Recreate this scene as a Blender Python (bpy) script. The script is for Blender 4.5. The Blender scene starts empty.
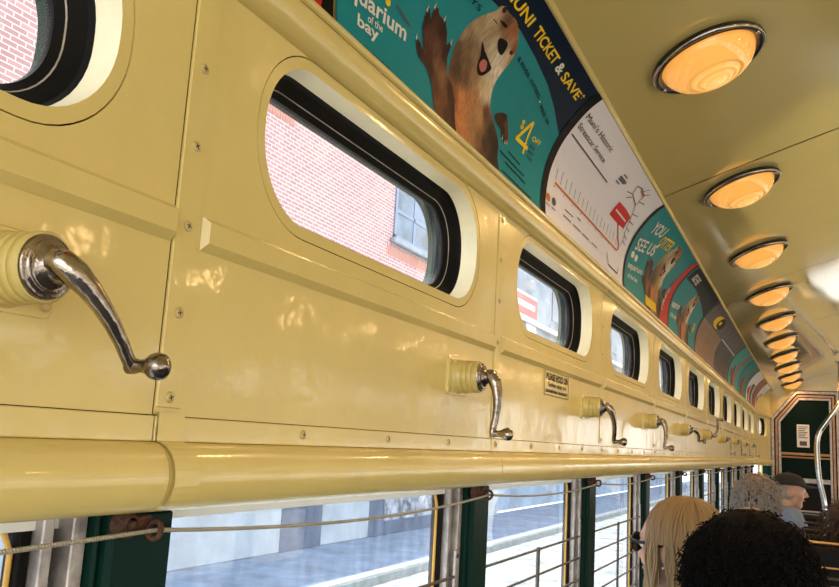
import bpy, math, random
import numpy as np
from mathutils import Vector, Matrix, noise
random.seed(7)
S = bpy.context.scene
COL = S.collection
Z = 1.36                      # height of the reference level (a hand's breadth above the window sash) over the car floor
P = 0.72                      # pitch of the wall panels
Y1 = 0.483                    # first panel seam
Y0 = Y1 - P
YE = 8.5                      # rear bulkhead
NP = 10                       # last full panel
WX = 2.34                     # inner width of the car

# ------------------------------------------------------------------ camera
cd = bpy.data.cameras.new('camera'); cam = bpy.data.objects.new('camera', cd); COL.objects.link(cam)
r = Vector((0.90738281, 0.41649046, 0.05649901)); u = Vector((0.02008655, -0.17724079, 0.98396252)); f = Vector((-0.41982493, 0.8916958, 0.1691911))
m = Matrix((r, u, -f)).transposed().to_4x4(); m.translation = Vector((0.43721672, 0, 0.03645 + Z))
cam.matrix_world = m
cd.sensor_fit = 'HORIZONTAL'; cd.sensor_width = 36; cd.lens = 841.317 / 839 * 36; cd.clip_start = 0.02; cd.clip_end = 300
S.camera = cam
# ------------------------------------------------------------------ sky, sun, exposure
w = bpy.data.worlds.new('sky'); S.world = w; w.use_nodes = True
nt = w.node_tree; nt.nodes.clear()
sky = nt.nodes.new('ShaderNodeTexSky'); sky.sky_type = 'HOSEK_WILKIE'; sky.turbidity = 4; sky.ground_albedo = .4
sky.sun_direction = Vector((-.28, -.1, .95)).normalized()
mixs = nt.nodes.new('ShaderNodeMixRGB'); mixs.inputs[0].default_value = .22; mixs.inputs[1].default_value = (1.0, .98, .93, 1)
bg = nt.nodes.new('ShaderNodeBackground'); bg.inputs[1].default_value = 3.4
out = nt.nodes.new('ShaderNodeOutputWorld')
nt.links.new(sky.outputs[0], mixs.inputs[2]); nt.links.new(mixs.outputs[0], bg.inputs[0]); nt.links.new(bg.outputs[0], out.inputs[0])
sl = bpy.data.lights.new('sun', 'SUN'); sl.energy = 5.5; sl.angle = .01; sl.color = (1, .95, .86)
so = bpy.data.objects.new('sun', sl); COL.objects.link(so)
so.rotation_euler = Vector((-.235, -.10, .95)).to_track_quat('Z', 'Y').to_euler()
S.view_settings.view_transform = 'Standard'; S.view_settings.look = 'None'; S.view_settings.gamma = 1
S.view_settings.use_curve_mapping = False
S.view_settings.exposure = 0.62

# ------------------------------------------------------------------ materials
def srgb(r, g, b):
    return tuple((c / 255 / 12.92 if c / 255 <= .04045 else ((c / 255 + .055) / 1.055) ** 2.4) for c in (r, g, b)) + (1,)
def mat(name, col, rough=.5, metal=0, bump=0, bscale=40, vary=0, vscale=6, coat=0, spec=.5, emit=None, es=1, aniso=None):
    m = bpy.data.materials.new(name); m.use_nodes = True
    n = m.node_tree.nodes; l = m.node_tree.links; b = n['Principled BSDF']
    b.inputs['Base Color'].default_value = col if len(col) == 4 else tuple(col) + (1,)
    b.inputs['Roughness'].default_value = rough; b.inputs['Metallic'].default_value = metal
    b.inputs['Coat Weight'].default_value = coat; b.inputs['Coat Roughness'].default_value = .08
    b.inputs['Specular IOR Level'].default_value = spec
    tc = n.new('ShaderNodeTexCoord')
    if bump:
        t = n.new('ShaderNodeTexNoise'); t.inputs['Scale'].default_value = bscale; t.inputs['Detail'].default_value = 4
        bp = n.new('ShaderNodeBump'); bp.inputs['Strength'].default_value = bump; bp.inputs['Distance'].default_value = .01
        l.new(tc.outputs['Object'], t.inputs['Vector']); l.new(t.outputs[0], bp.inputs['Height'])
        l.new(bp.outputs[0], b.inputs['Normal'])
        if coat: l.new(bp.outputs[0], b.inputs['Coat Normal'])
    if vary:
        t = n.new('ShaderNodeTexNoise'); t.inputs['Scale'].default_value = vscale; t.inputs['Detail'].default_value = 6; t.inputs['Roughness'].default_value = .65
        cr = n.new('ShaderNodeValToRGB'); c = b.inputs['Base Color'].default_value
        cr.color_ramp.elements[0].position = .35; cr.color_ramp.elements[1].position = .65
        cr.color_ramp.elements[0].color = tuple(x * (1 - vary) for x in c[:3]) + (1,)
        cr.color_ramp.elements[1].color = tuple(min(1, x * (1 + vary)) for x in c[:3]) + (1,)
        l.new(tc.outputs['Object'], t.inputs['Vector']); l.new(t.outputs[0], cr.inputs[0]); l.new(cr.outputs[0], b.inputs['Base Color'])
    if emit:
        b.inputs['Emission Color'].default_value = emit; b.inputs['Emission Strength'].default_value = es
    return m
CREAM = (.70, .55, .195)
M = {}
M['cream'] = mat('cream_enamel', CREAM, .26, 0, .13, 14, .05, 5, coat=.4)
M['cream_hub'] = mat('cream_hub_paint', (.60, .49, .17), .35, 0, .1, 60, .06, 30, coat=.2)
M['cream_ceiling'] = mat('cream_ceiling_enamel', (.66, .53, .20), .10, 0, .018, 5, .03, 3, coat=.9)
M['cream_daylit'] = mat('daylit_cream_reveal', (.80, .74, .52), .4, 0, .1, 30, .06, 14)
M['leaked_light_white'] = mat('leaked_light_white', (.85, .83, .76), .4)
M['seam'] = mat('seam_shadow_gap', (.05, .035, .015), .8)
M['screw'] = mat('painted_screw', (.55, .44, .19), .35, .2)
M['slot'] = mat('screw_slot', (.03, .02, .01), .6)
M['chrome'] = mat('worn_chrome', (.30, .26, .23), .2, 1, .2, 60, .55, 22)
M['chrome_bright'] = mat('polished_chrome', (.42, .40, .37), .16, 1)
M['dark_metal'] = mat('dark_metal', (.06, .05, .045), .3, .8)
M['rubber'] = mat('black_rubber', (.004, .0035, .003), .6, spec=.12)
M['green'] = mat('dark_green_enamel', (.002, .020, .014), .45, 0, .05, 30, spec=.08)
M['door_green'] = mat('near_black_green', (.0012, .010, .007), .45, spec=.08)
M['alu'] = mat('aged_aluminium', (.40, .36, .34), .4, .5, .2, 60, .3, 30)
M['yellow'] = mat('yellow_edge', srgb(205, 160, 75), .5)
M['rust'] = mat('rusty_iron', (.09, .035, .018), .7, .3, .5, 120, .4, 60)
M['black'] = mat('black_paint', (.006, .006, .006), .5, spec=.15)
M['bar'] = mat('guard_bar_bronze', (.13, .11, .10), .4, .6)
M['floor'] = mat('dark_floor', (.05, .045, .04), .6)
M['wood'] = mat('varnished_wood', (.42, .21, .08), .3, 0, .1, 30, .2, 20)
M['leather'] = mat('black_leather', (.006, .0055, .005), .5, 0, .1, 60, spec=.15)
M['brass'] = mat('brass_trim', (.75, .42, .14), .3, .7)
def rope():
    m = mat('twisted_steel_cord', (.48, .43, .33), .45, .3); n = m.node_tree.nodes; l = m.node_tree.links
    tc = n.new('ShaderNodeTexCoord'); wv = n.new('ShaderNodeTexWave'); wv.wave_type = 'BANDS'; wv.bands_direction = 'DIAGONAL'; wv.inputs['Scale'].default_value = 260
    bp = n.new('ShaderNodeBump'); bp.inputs['Strength'].default_value = .8; bp.inputs['Distance'].default_value = .001
    l.new(tc.outputs['Object'], wv.inputs[0]); l.new(wv.outputs['Fac'], bp.inputs['Height']); l.new(bp.outputs[0], n['Principled BSDF'].inputs['Normal'])
    return m
M['rope'] = rope()
def glass(name, tint, dirt, scale=8):
    m = bpy.data.materials.new(name); m.use_nodes = True; n = m.node_tree.nodes; l = m.node_tree.links; n.clear()
    o = n.new('ShaderNodeOutputMaterial'); tr = n.new('ShaderNodeBsdfTransparent'); tr.inputs[0].default_value = tint
    gl = n.new('ShaderNodeBsdfGlossy'); gl.inputs['Roughness'].default_value = .02
    fr = n.new('ShaderNodeFresnel'); fr.inputs[0].default_value = 1.45
    ge = n.new('ShaderNodeNewGeometry'); iv = n.new('ShaderNodeMath'); iv.operation = 'SUBTRACT'; iv.inputs[0].default_value = 1; mu = n.new('ShaderNodeMath'); mu.operation = 'MULTIPLY'; l.new(ge.outputs['Backfacing'], iv.inputs[1]); l.new(iv.outputs[0], mu.inputs[0]); l.new(fr.outputs[0], mu.inputs[1])
    mx = n.new('ShaderNodeMixShader'); l.new(mu.outputs[0], mx.inputs[0]); l.new(tr.outputs[0], mx.inputs[1]); l.new(gl.outputs[0], mx.inputs[2])
    last = mx
    if dirt:
        df = n.new('ShaderNodeBsdfTranslucent'); df.inputs[0].default_value = (.75, .82, .95, 1)
        tc = n.new('ShaderNodeTexCoord'); mp = n.new('ShaderNodeMapping'); mp.inputs['Scale'].default_value = (1, 9, 1.3)
        t = n.new('ShaderNodeTexNoise'); t.inputs['Scale'].default_value = scale; t.inputs['Detail'].default_value = 8; t.inputs['Roughness'].default_value = .7
        cr = n.new('ShaderNodeValToRGB'); cr.color_ramp.elements[0].position = .42; cr.color_ramp.elements[1].position = .8
        cr.color_ramp.elements[0].color = (dirt * .35,) * 3 + (1,); cr.color_ramp.elements[1].color = (min(1, dirt * 2.6),) * 3 + (1,)
        l.new(tc.outputs['Object'], mp.inputs[0]); l.new(mp.outputs[0], t.inputs['Vector']); l.new(t.outputs[0], cr.inputs[0])
        m2 = n.new('ShaderNodeMixShader'); l.new(cr.outputs[0], m2.inputs[0]); l.new(mx.outputs[0], m2.inputs[1]); l.new(df.outputs[0], m2.inputs[2]); last = m2
    l.new(last.outputs[0], o.inputs[0]); return m
M['glass_low'] = glass('scratched_window_glass', (.84, .92, 1, 1), .06)
M['glass_high'] = glass('standee_window_glass', (.97, .98, 1, 1), .06)

# ------------------------------------------------------------------ mesh helpers
class MB:
    def __init__(s): s.v = []; s.f = []; s.sm = []
    def add(s, vs, fs, smooth=False):
        b = len(s.v); s.v += [tuple(v) for v in vs]; s.f += [tuple(b + i for i in q) for q in fs]; s.sm += [smooth] * len(fs); return s
    def box(s, x0, x1, y0, y1, z0, z1):
        v = [(x, y, z) for x in (x0, x1) for y in (y0, y1) for z in (z0, z1)]
        return s.add(v, [(0, 1, 3, 2), (4, 6, 7, 5), (0, 4, 5, 1), (2, 3, 7, 6), (0, 2, 6, 4), (1, 5, 7, 3)])
    def cbox(s, x0, x1, y0, y1, z0, z1, c):      # box with chamfered edges on all sides
        vs = []; 
        def P8(ix, iy, iz):
            X = (x0, x1)[ix]; Y = (y0, y1)[iy]; ZZ = (z0, z1)[iz]; sx = (1, -1)[ix]; sy = (1, -1)[iy]; sz = (1, -1)[iz]
            return [(X, Y + sy * c, ZZ + sz * c), (X + sx * c, Y, ZZ + sz * c), (X + sx * c, Y + sy * c, ZZ)]
        import itertools
        idx = {}
        for i in itertools.product((0, 1), repeat=3):
            idx[i] = len(vs); vs += P8(*i)
        F = []
        for a in (0, 1):
            F.append([idx[(a, 0, 0)], idx[(a, 0, 1)], idx[(a, 1, 1)], idx[(a, 1, 0)]])
            F.append([idx[(0, a, 0)] + 1, idx[(0, a, 1)] + 1, idx[(1, a, 1)] + 1, idx[(1, a, 0)] + 1])
            F.append([idx[(0, 0, a)] + 2, idx[(0, 1, a)] + 2, idx[(1, 1, a)] + 2, idx[(1, 0, a)] + 2])
        for a in (0, 1):
            for b in (0, 1):
                F.append([idx[(a, b, 0)], idx[(a, b, 1)], idx[(a, b, 1)] + 1, idx[(a, b, 0)] + 1])
                F.append([idx[(a, 0, b)], idx[(a, 1, b)], idx[(a, 1, b)] + 2, idx[(a, 0, b)] + 2])
                F.append([idx[(0, a, b)] + 1, idx[(1, a, b)] + 1, idx[(1, a, b)] + 2, idx[(0, a, b)] + 2])
        for i in idx.values(): F.append([i, i + 1, i + 2])
        return s.add(vs, F)
    def tube(s, pts, rad, n=10, cap=True, flat=1.0, smooth=True):
        pts = [Vector(p) for p in pts]; k = len(pts); rad = rad if hasattr(rad, '__len__') else [rad] * k
        vs = []; up = None
        for i, p in enumerate(pts):
            t = (pts[min(i + 1, k - 1)] - pts[max(i - 1, 0)]).normalized()
            if up is None:
                up = Vector((0, 0, 1)) if abs(t.z) < .9 else Vector((0, 1, 0))
            a = t.cross(up).normalized(); b = a.cross(t).normalized(); up = b
            for j in range(n):
                th = 2 * math.pi * j / n
                vs.append(p + a * math.cos(th) * rad[i] + b * math.sin(th) * rad[i] * flat)
        fs = [(i * n + j, i * n + (j + 1) % n, (i + 1) * n + (j + 1) % n, (i + 1) * n + j) for i in range(k - 1) for j in range(n)]
        s.add(vs, fs, smooth)
        if cap:
            s.add(vs[:n], [tuple(range(n))[::-1]]); s.add(vs[-n:], [tuple(range(n))])
        return s
    def lathe(s, prof, org=(0, 0, 0), axis=(1, 0, 0), n=32, smooth=True):   # prof: (distance along the axis, radius)
        ax = Vector(axis).normalized(); a = ax.orthogonal().normalized(); b = ax.cross(a); o = Vector(org)
        vs = [o + ax * t + (a * math.cos(2 * math.pi * j / n) + b * math.sin(2 * math.pi * j / n)) * max(rr, 1e-5) for t, rr in prof for j in range(n)]
        k = len(prof)
        return s.add(vs, [(i * n + j, i * n + (j + 1) % n, (i + 1) * n + (j + 1) % n, (i + 1) * n + j) for i in range(k - 1) for j in range(n)], smooth)
    def sphere(s, c, rx, ry=None, rz=None, n=16, mtx=None):
        ry = ry or rx; rz = rz or rx; vs = []; c = Vector(c)
        for i in range(n + 1):
            for j in range(2 * n):
                th = math.pi * i / n; ph = math.pi * j / n
                q = Vector((rx * math.sin(th) * math.cos(ph), ry * math.sin(th) * math.sin(ph), rz * math.cos(th)))
                if mtx: q = mtx @ q
                vs.append(c + q)
        m2 = 2 * n
        return s.add(vs, [(i * m2 + j, (i + 1) * m2 + j, (i + 1) * m2 + (j + 1) % m2, i * m2 + (j + 1) % m2) for i in range(n) for j in range(m2)], True)
    def sweep(s, prof, y0, y1, smooth=True, caps=False, n=1):         # prof (x,z) drawn along y
        k = len(prof); ys = [y0 + (y1 - y0) * i / n for i in range(n + 1)]
        vs = [(x, y, z) for y in ys for x, z in prof]
        s.add(vs, [(i * k + j, i * k + j + 1, (i + 1) * k + j + 1, (i + 1) * k + j) for i in range(n) for j in range(k - 1)], smooth)
        if caps:
            s.add([(x, y0, z) for x, z in prof], [tuple(range(k))]); s.add([(x, y1, z) for x, z in prof], [tuple(range(k))[::-1]])
        return s
    def poly(s, pts): return s.add(pts, [tuple(range(len(pts)))])
    def mirror(s):                                                     # to the other side of the car
        s.v = [(WX - x, y, z) for x, y, z in s.v]; s.f = [q[::-1] for q in s.f]; return s
    def build(s, name, mt, parent=None, local=False):
        me = bpy.data.meshes.new(name)
        if local: vs = s.v
        else:
            o = Vector(parent['_w']) if parent is not None else Vector((0, 0, 0))
            vs = [(v[0] - o.x, v[1] - o.y, v[2] + Z - o.z) for v in s.v]
        me.from_pydata(vs, [], s.f)
        me.polygons.foreach_set('use_smooth', s.sm); me.update()
        ob = bpy.data.objects.new(name, me); COL.objects.link(ob)
        for mm in (mt if isinstance(mt, (list, tuple)) else [mt]): me.materials.append(M[mm] if isinstance(mm, str) else mm)
        if parent is not None: ob.parent = parent
        ob['_w'] = (0., 0., 0.) if parent is None else tuple(parent['_w'])
        return ob
def empty(name, loc):                     # loc at reference level
    o = bpy.data.objects.new(name, None); COL.objects.link(o); o.location = (loc[0], loc[1], loc[2] + Z); o.empty_display_size = .05
    o['_w'] = (loc[0], loc[1], loc[2] + Z); return o
def tag(o, label=None, cat=None, group=None, kind=None):
    if label: o['label'] = label
    if cat: o['category'] = cat
    if group: o['group'] = group
    if kind: o['kind'] = kind
    return o
def copy_tree(o, parent=None):
    c = o.copy(); COL.objects.link(c)
    if parent is not None: c.parent = parent
    for ch in [x for x in o.children]: copy_tree(ch, c)
    return c
def flatpoly(poly2, x, name=None): return [(x, a, b) for a, b in poly2]
def rrect(y0, y1, z0, z1, rad, n=12, inset=0):
    y0 += inset; y1 -= inset; z0 += inset; z1 -= inset; rad = max(rad - inset, .004); pts = []
    for cy, cz, a0 in ((y1 - rad, z1 - rad, 0), (y0 + rad, z1 - rad, 90), (y0 + rad, z0 + rad, 180), (y1 - rad, z0 + rad, 270)):
        for i in range(n + 1):
            a = math.radians(a0 + 90 * i / n); pts.append((cy + rad * math.cos(a), cz + rad * math.sin(a)))
    return pts
def loop_strip(mb, la, xa, lb, xb, smooth=False):
    n = len(la); mb.add([(xa, y, z) for y, z in la] + [(xb, y, z) for y, z in lb], [(i, (i + 1) % n, n + (i + 1) % n, n + i) for i in range(n)], smooth)
def plate_with_hole(mb, y0, y1, z0, z1, hole, x):      # rectangle round a hole (same plane)
    cy = sum(p[0] for p in hole) / len(hole); cz = sum(p[1] for p in hole) / len(hole)
    outr = []
    for (py, pz) in hole:
        dy, dz = py - cy, pz - cz
        t = min(((y1 - cy) / dy if dy > 1e-9 else (y0 - cy) / dy if dy < -1e-9 else 1e9), ((z1 - cz) / dz if dz > 1e-9 else (z0 - cz) / dz if dz < -1e-9 else 1e9))
        outr.append([cy + dy * t, cz + dz * t])
    for c in ((y0, z0), (y0, z1), (y1, z0), (y1, z1)):
        i = min(range(len(outr)), key=lambda k: (outr[k][0] - c[0]) ** 2 + (outr[k][1] - c[1]) ** 2); outr[i] = list(c)
    loop_strip(mb, outr, x, hole, x)

# ------------------------------------------------------------------ the shell: floor, ceiling, walls
ceil = [(.113, .653), (.2, .685), (.317, .727), (.426, .765), (.52, .796), (.7, .848), (.9, .889), (1.05, .905), (1.17, .910)]
prof = [(.012, .433), (.010, .47), (.014, .51), (.022, .54), (.038, .575), (.063, .609), (.088, .635), (.112, .652)]
def spl(Pn, n=12):
    Pn = np.array(Pn); o = []; Q = np.vstack([2 * Pn[0] - Pn[1], Pn, 2 * Pn[-1] - Pn[-2]])
    for i in range(1, len(Q) - 2):
        for k in range(n):
            t = k / n; a, b, c, d = Q[i - 1], Q[i], Q[i + 1], Q[i + 2]
            o.append(.5 * ((2 * b) + (-a + c) * t + (2 * a - 5 * b + 4 * c - d) * t * t + (-a + 3 * b - 3 * c + d) * t ** 3))
    o.append(Pn[-1]); return np.array(o)
CD = spl(prof); CS = np.r_[0, np.cumsum(np.linalg.norm(np.diff(CD, axis=0), axis=1))]; CL = float(CS[-1])
def card_pt(y, s, off=0.0):
    s = min(max(s, 0), CL - 1e-6); i = int(np.searchsorted(CS, s, side='right')) - 1; i = min(max(i, 0), len(CD) - 2)
    fr = (s - CS[i]) / (CS[i + 1] - CS[i]); q = CD[i] + fr * (CD[i + 1] - CD[i]); t = CD[i + 1] - CD[i]; t = t / np.linalg.norm(t)
    n = np.array((t[1], -t[0])); q = q + n * off
    return (float(q[0]), y, float(q[1]))
YB = -1.70                                            # rear end of what is built behind the camera
mb = MB(); mb.box(-.06, WX + .06, YB, YE + 1.5, -1.40, -1.36); mb.build('floor', 'floor')['kind'] = 'structure'
cfull = ceil + [(WX - x, z) for x, z in reversed(ceil[:-1])]
cf = [tuple(q) for q in spl(cfull, 4)]
seams_c = [YB] + [y for y in [.617 - 1.44 + 1.44 * i for i in range(7)] if y < YE] + [YE + .2]
mb = MB()
for a, b in zip(seams_c[:-1], seams_c[1:]): mb.sweep([(x, z) for x, z in cf], a + .0022, b - .0022, n=1)
cl = mb.build('ceiling', 'cream_ceiling'); cl['kind'] = 'structure'
mb = MB(); mb.sweep([(x, z + .003) for x, z in cf], YB, YE + .2); mb.sweep([(x, z + .04) for x, z in cf][::-1], YB, YE + .2); mb.build('seam_backing', 'seam', cl)
# raised butt strips along the ceiling seams
mb = MB()
for a in seams_c[1:-1]:
    pr = [(x, z - .0012) for x, z in cf]; mb.sweep(pr, a + .0022, a + .009)
mb.build('seam_strip', 'cream_ceiling', cl)
# cove backing behind the cards and lip along the ceiling edge, both sides
for mir in (0, 1):
    mb = MB(); pr = [tuple(np.array(card_pt(0, s, -.004 if not mir else -.004))[[0, 2]]) for s in np.linspace(0, CL, 24)]
    mb.sweep(pr + [(.113, .655)], YB, YE); 
    if mir: mb.mirror()
    o = mb.build('trim_%d' % (1 + mir), 'cream'); o['kind'] = 'structure'
    mb = MB(); mb.sweep([(.1100, .6495), (.1135, .6492), (.1170, .6520), (.1190, .6570), (.117, .662), (.108, .66), (.1100, .6495)], YB, YE, smooth=False)
    if mir: mb.mirror()
    mb.build('edge_lip', 'cream', o)

WZ0, WZ1 = .228, .383                                 # oval window
def hole(k, inset=0.): 
    y = Y1 + P * k + (.013 if k == -1 else 0); return rrect(y + .104, y + .634, WZ0, WZ1, .073, inset=inset)
RAIL = [(0, .395), (.007, .3955), (.0125, .3980), (.0175, .4035), (.0205, .4105), (.0215, .418), (.0205, .4245), (.0178, .4272)]
LIP = [(.0175, .4275), (.0212, .4278), (.0228, .4300), (.0228, .4340), (.0205, .4360), (.0125, .4365)]
PIPE = [(0.0015, .023)] + [(.002 + .0205 * math.sin(math.pi * i / 14), -.002 + .025 * math.cos(math.pi * i / 14)) for i in range(1, 14)] + [(0.0, -.027), (-.004, -.0275)]
KS = list(range(-2, NP))
def side(mir):
    wall = None
    base = MB()
    base.box(-.004, -.003, YB, Y1 + P * NP, .02, .40)
    # outer skin with openings
    fix = (lambda m: m.mirror()) if mir else (lambda m: m)
    sk = MB()
    for k in KS:
        y = Y1 + P * k
        plate_with_hole(sk, y, y + P, .10, .60, hole(k, .008), -.062)
        plate_with_hole(sk, y, y + P, .10, .60, hole(k, .008), -.075); loop_strip(sk, hole(k, .008), -.062, hole(k, .008), -.075)
        sk.box(-.075, -.062, y, y + P, -.03, .10)
        sk.box(-.075, -.05, y, y + P, -1.36, -.74)
        sk.box(-.03, 0, y, y + P, -1.36, -.76)
    sk.box(-.075, .02, YB, Y1 + P * NP, .60, .64)
    root = fix(sk).build('wall_right' if mir else 'wall_left', 'green'); root['kind'] = 'structure'
    # dark backing strips behind the gaps (solid strip per seam, kept clear of the openings)
    bk = MB()
    for k in KS + [NP]:
        y = Y1 + P * k
        bk.box(-.006, -.0007, y - .004, y + .004, .02, .40); bk.box(-.006, -.0022, y - .03, y + .03, .02, .40)
    bk.box(-.006, -.0022, YB, Y1 + P * NP, .028, .200)
    fix(bk).build('gap_backing', 'seam', root)
    for k in KS:
        y = Y1 + P * k; a, b = y + .0009, y + P - .0009
        p = MB()
        h1 = hole(k, -.0125)
        plate_with_hole(p, a, b, .2012, .3955, h1, 0.0)
        loop_strip(p, h1, 0.0, h1, -.004)
        p.add([(0, a, .0425), (0, b, .0425), (0, b, .2012), (0, a, .2012)], [(0, 1, 2, 3)])
        p.add([(0, a, .0425), (0, a, .3955), (-.004, a, .3955), (-.004, a, .0425)], [(0, 1, 2, 3)])
        p.add([(0, b, .0425), (0, b, .3955), (-.004, b, .3955), (-.004, b, .0425)], [(3, 2, 1, 0)])
        # embossed bead
        e0, e1 = y + .032, b - .0005; zz0, zz1 = .1725, .2005; t = .0058; c = .0042
        p.add([(0.0003, e0, zz0), (0.0003, e1, zz0), (0.0003, e1, zz1), (0.0003, e0, zz1), (t, e0 + c, zz0 + c * 1.6), (t, e1, zz0 + c * 1.6), (t, e1, zz1 - c), (t, e0 + c, zz1 - c)],
              [(4, 5, 6, 7), (0, 1, 5, 4), (2, 3, 7, 6), (3, 0, 4, 7), (1, 2, 6, 5)])
        # shallow groove ledge under the bead
        # cover plate over the post, strip along the bottom
        p.cbox(-.001, .0014, a + .0005, y + .029, .048, .395, .0008)
        fix(p).build('panel', 'cream', root)
        s = MB(); s.cbox(-.004, .003, a, b, .0232, .0418, .0008); fix(s).build('lower_strip', 'cream', root)
        pi = MB(); pi.sweep(PIPE, a, b, n=1)
        pi.sweep([(x * .6 , z) for x, z in PIPE][::-1], a, b)
        for yy in (a, b): pi.add([(x, yy, z) for x, z in PIPE], [tuple(range(len(PIPE)))])
        fix(pi).build('roll_moulding', 'cream', root)
        # window bezel and reveal
        bz = MB(); loop_strip(bz, hole(k, -.0113), -.0004, hole(k, 0.0), -.0004)
        loop_strip(bz, hole(k, -.0113), -.0004, hole(k, -.0113), -.004)
        win = empty('window_%d' % (k + 3 + (20 if mir else 0)), (0 if not mir else WX, y + .37, .30)); win['kind'] = 'structure'
        fix(bz).build('bezel', 'cream', win)
        rv = MB(); loop_strip(rv, hole(k, 0.0), -.0004, hole(k, .001), -.0245, True); fix(rv).build('reveal', 'cream_daylit', win)  # panel cream made paler, for the daylight bouncing onto the reveal
        gk = MB(); loop_strip(gk, hole(k, .001), -.0245, hole(k, .003), -.030, True); loop_strip(gk, hole(k, .003), -.030, hole(k, .020), -.045, True)
        loop_strip(gk, hole(k, .020), -.045, hole(k, .020), -.052)
        loop_strip(gk, hole(k, .020), -.052, hole(k, .006), -.063); fix(gk).build('rubber_gasket', 'rubber', win)
        ed = MB(); loop_strip(ed, hole(k, .0135), -.0390, hole(k, .0145), -.0398, True); fix(ed).build('metal_edge', 'alu', win)
        if not mir or True:
            g = MB(); g.add([(-.0475, a2, b2) for a2, b2 in hole(k, .02)], [tuple(range(len(hole(k))))]); fix(g).build('glass', 'glass_high', win)
    soff = MB(); soff.box(-.062, -.046, YB, Y1 + P * NP, -.0405, -.0272); soff.box(-.062, -.001, YB, Y1 + P * NP, -.0272, -.0255); fix(soff).build('window_header', 'leaked_light_white', root)  # header whitened: daylight showing at the window top put into its colour
    return root
wl = side(False); wr = side(True)
# rails under the cards
for mir in (0, 1):
    tr = empty('trim_%d' % (3 + mir), (0 if not mir else WX, YB, .41)); tr['kind'] = 'structure'
    js = [YB, Y1 - P, Y1 + 2 * P, Y1 + 5 * P, Y1 + 8 * P, Y1 + P * NP]
    for a, b in zip(js[:-1], js[1:]):
        m1 = MB(); m1.sweep(RAIL, a + .0018, b - .0018); m1.sweep([(0, .395), (0, .4305)], a, b)
        for yy in (a + .0018, b - .0018): m1.add([(x, yy, z) for x, z in RAIL], [tuple(range(len(RAIL)))])
        if mir: m1.mirror()
        m1.build('rail_section', 'cream', tr)
        m2 = MB(); m2.sweep(LIP, a + .0018, b - .0018)
        if mir: m2.mirror()
        m2.build('rail_lip', 'cream', tr)
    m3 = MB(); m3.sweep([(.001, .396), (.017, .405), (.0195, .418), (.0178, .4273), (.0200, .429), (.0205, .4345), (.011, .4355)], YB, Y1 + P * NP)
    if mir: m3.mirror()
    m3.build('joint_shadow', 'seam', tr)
# screws of the left wall (real slotted heads; one mesh, copied)
scr = MB(); scr.lathe([(0, .0042), (.0012, .0042), (.0016, .0034), (.0016, 0)], n=16)
proto_s = scr.build('screw', 'screw', wl, local=True)
sl2 = MB(); sl2.box(.0012, .0018, -.0024, .0024, -.0004, .0004); sl2.box(.0012, .0018, -.0004, .0004, -.0024, .0024); proto_slot = sl2.build('screw_slot', 'slot', proto_s, local=True)
first = True
for k in range(-1, 7):
    y = Y1 + P * k
    pts = [(.0014, y + .0145, z) for z in (.382, .318, .253, .188, .120, .056)] + [(.003, y + o, .0335) for o in (.018, .2, .378, .555)]
    for q in pts:
        if first: o = proto_s; first = False
        else: o = copy_tree(proto_s, wl)
        o.location = (q[0], q[1], q[2] + Z); o.rotation_euler = (random.uniform(0, 1.5), 0, 0)
# strap that clips over the roll moulding at the first seam
st = MB(); pp = [(.0036, .0445), (.0048, .0445), (.0052, .024)] + [(x + .0022 + .001, z) for x, z in PIPE[1:12]]
st.sweep(pp, Y1 + .0015, Y1 + .030, smooth=False); st.sweep([(x - .002, z) for x, z in pp][::-1], Y1 + .0015, Y1 + .030)
st.build('moulding_strap', 'cream', wl)

# tapered end of the left wall, with its last window, and the rear bulkhead
E0, E1 = Y1 + P * NP, YE
ew = MB()
TW = lambda mbx: setattr(mbx, 'v', [((x + (y - E0) * .12), y, z) for x, y, z in mbx.v]) or mbx
hh = rrect(E0 + .12, E0 + .60, WZ0, WZ1, .07)
plate_with_hole(ew, E0, E1 + .02, .02, .66, hh, 0); loop_strip(ew, hh, 0, hh, -.03)
ew.box(-.03, 0, E0, E1 + .02, -1.36, -.35); ew.box(-.03, 0, E1 - .12, E1 + .02, -.35, .03)
ew.sweep(PIPE, E0, E1 + .02); ew.sweep(RAIL, E0, E1)
o = TW(ew).build('end_panel', 'cream', wl)
we = empty('window_%d' % (NP + 3), (0.03, E0 + .36, .3)); we['kind'] = 'structure'
g = MB(); loop_strip(g, rrect(E0 + .12, E0 + .6, WZ0, WZ1, .07, inset=.001), -.02, rrect(E0 + .12, E0 + .6, WZ0, WZ1, .07, inset=.02), -.045); TW(g).build('rubber_gasket', 'rubber', we)
g = MB(); g.add([(-.04, a, b) for a, b in hh], [tuple(range(len(hh)))]); TW(g).build('glass', 'glass_high', we)
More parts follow.
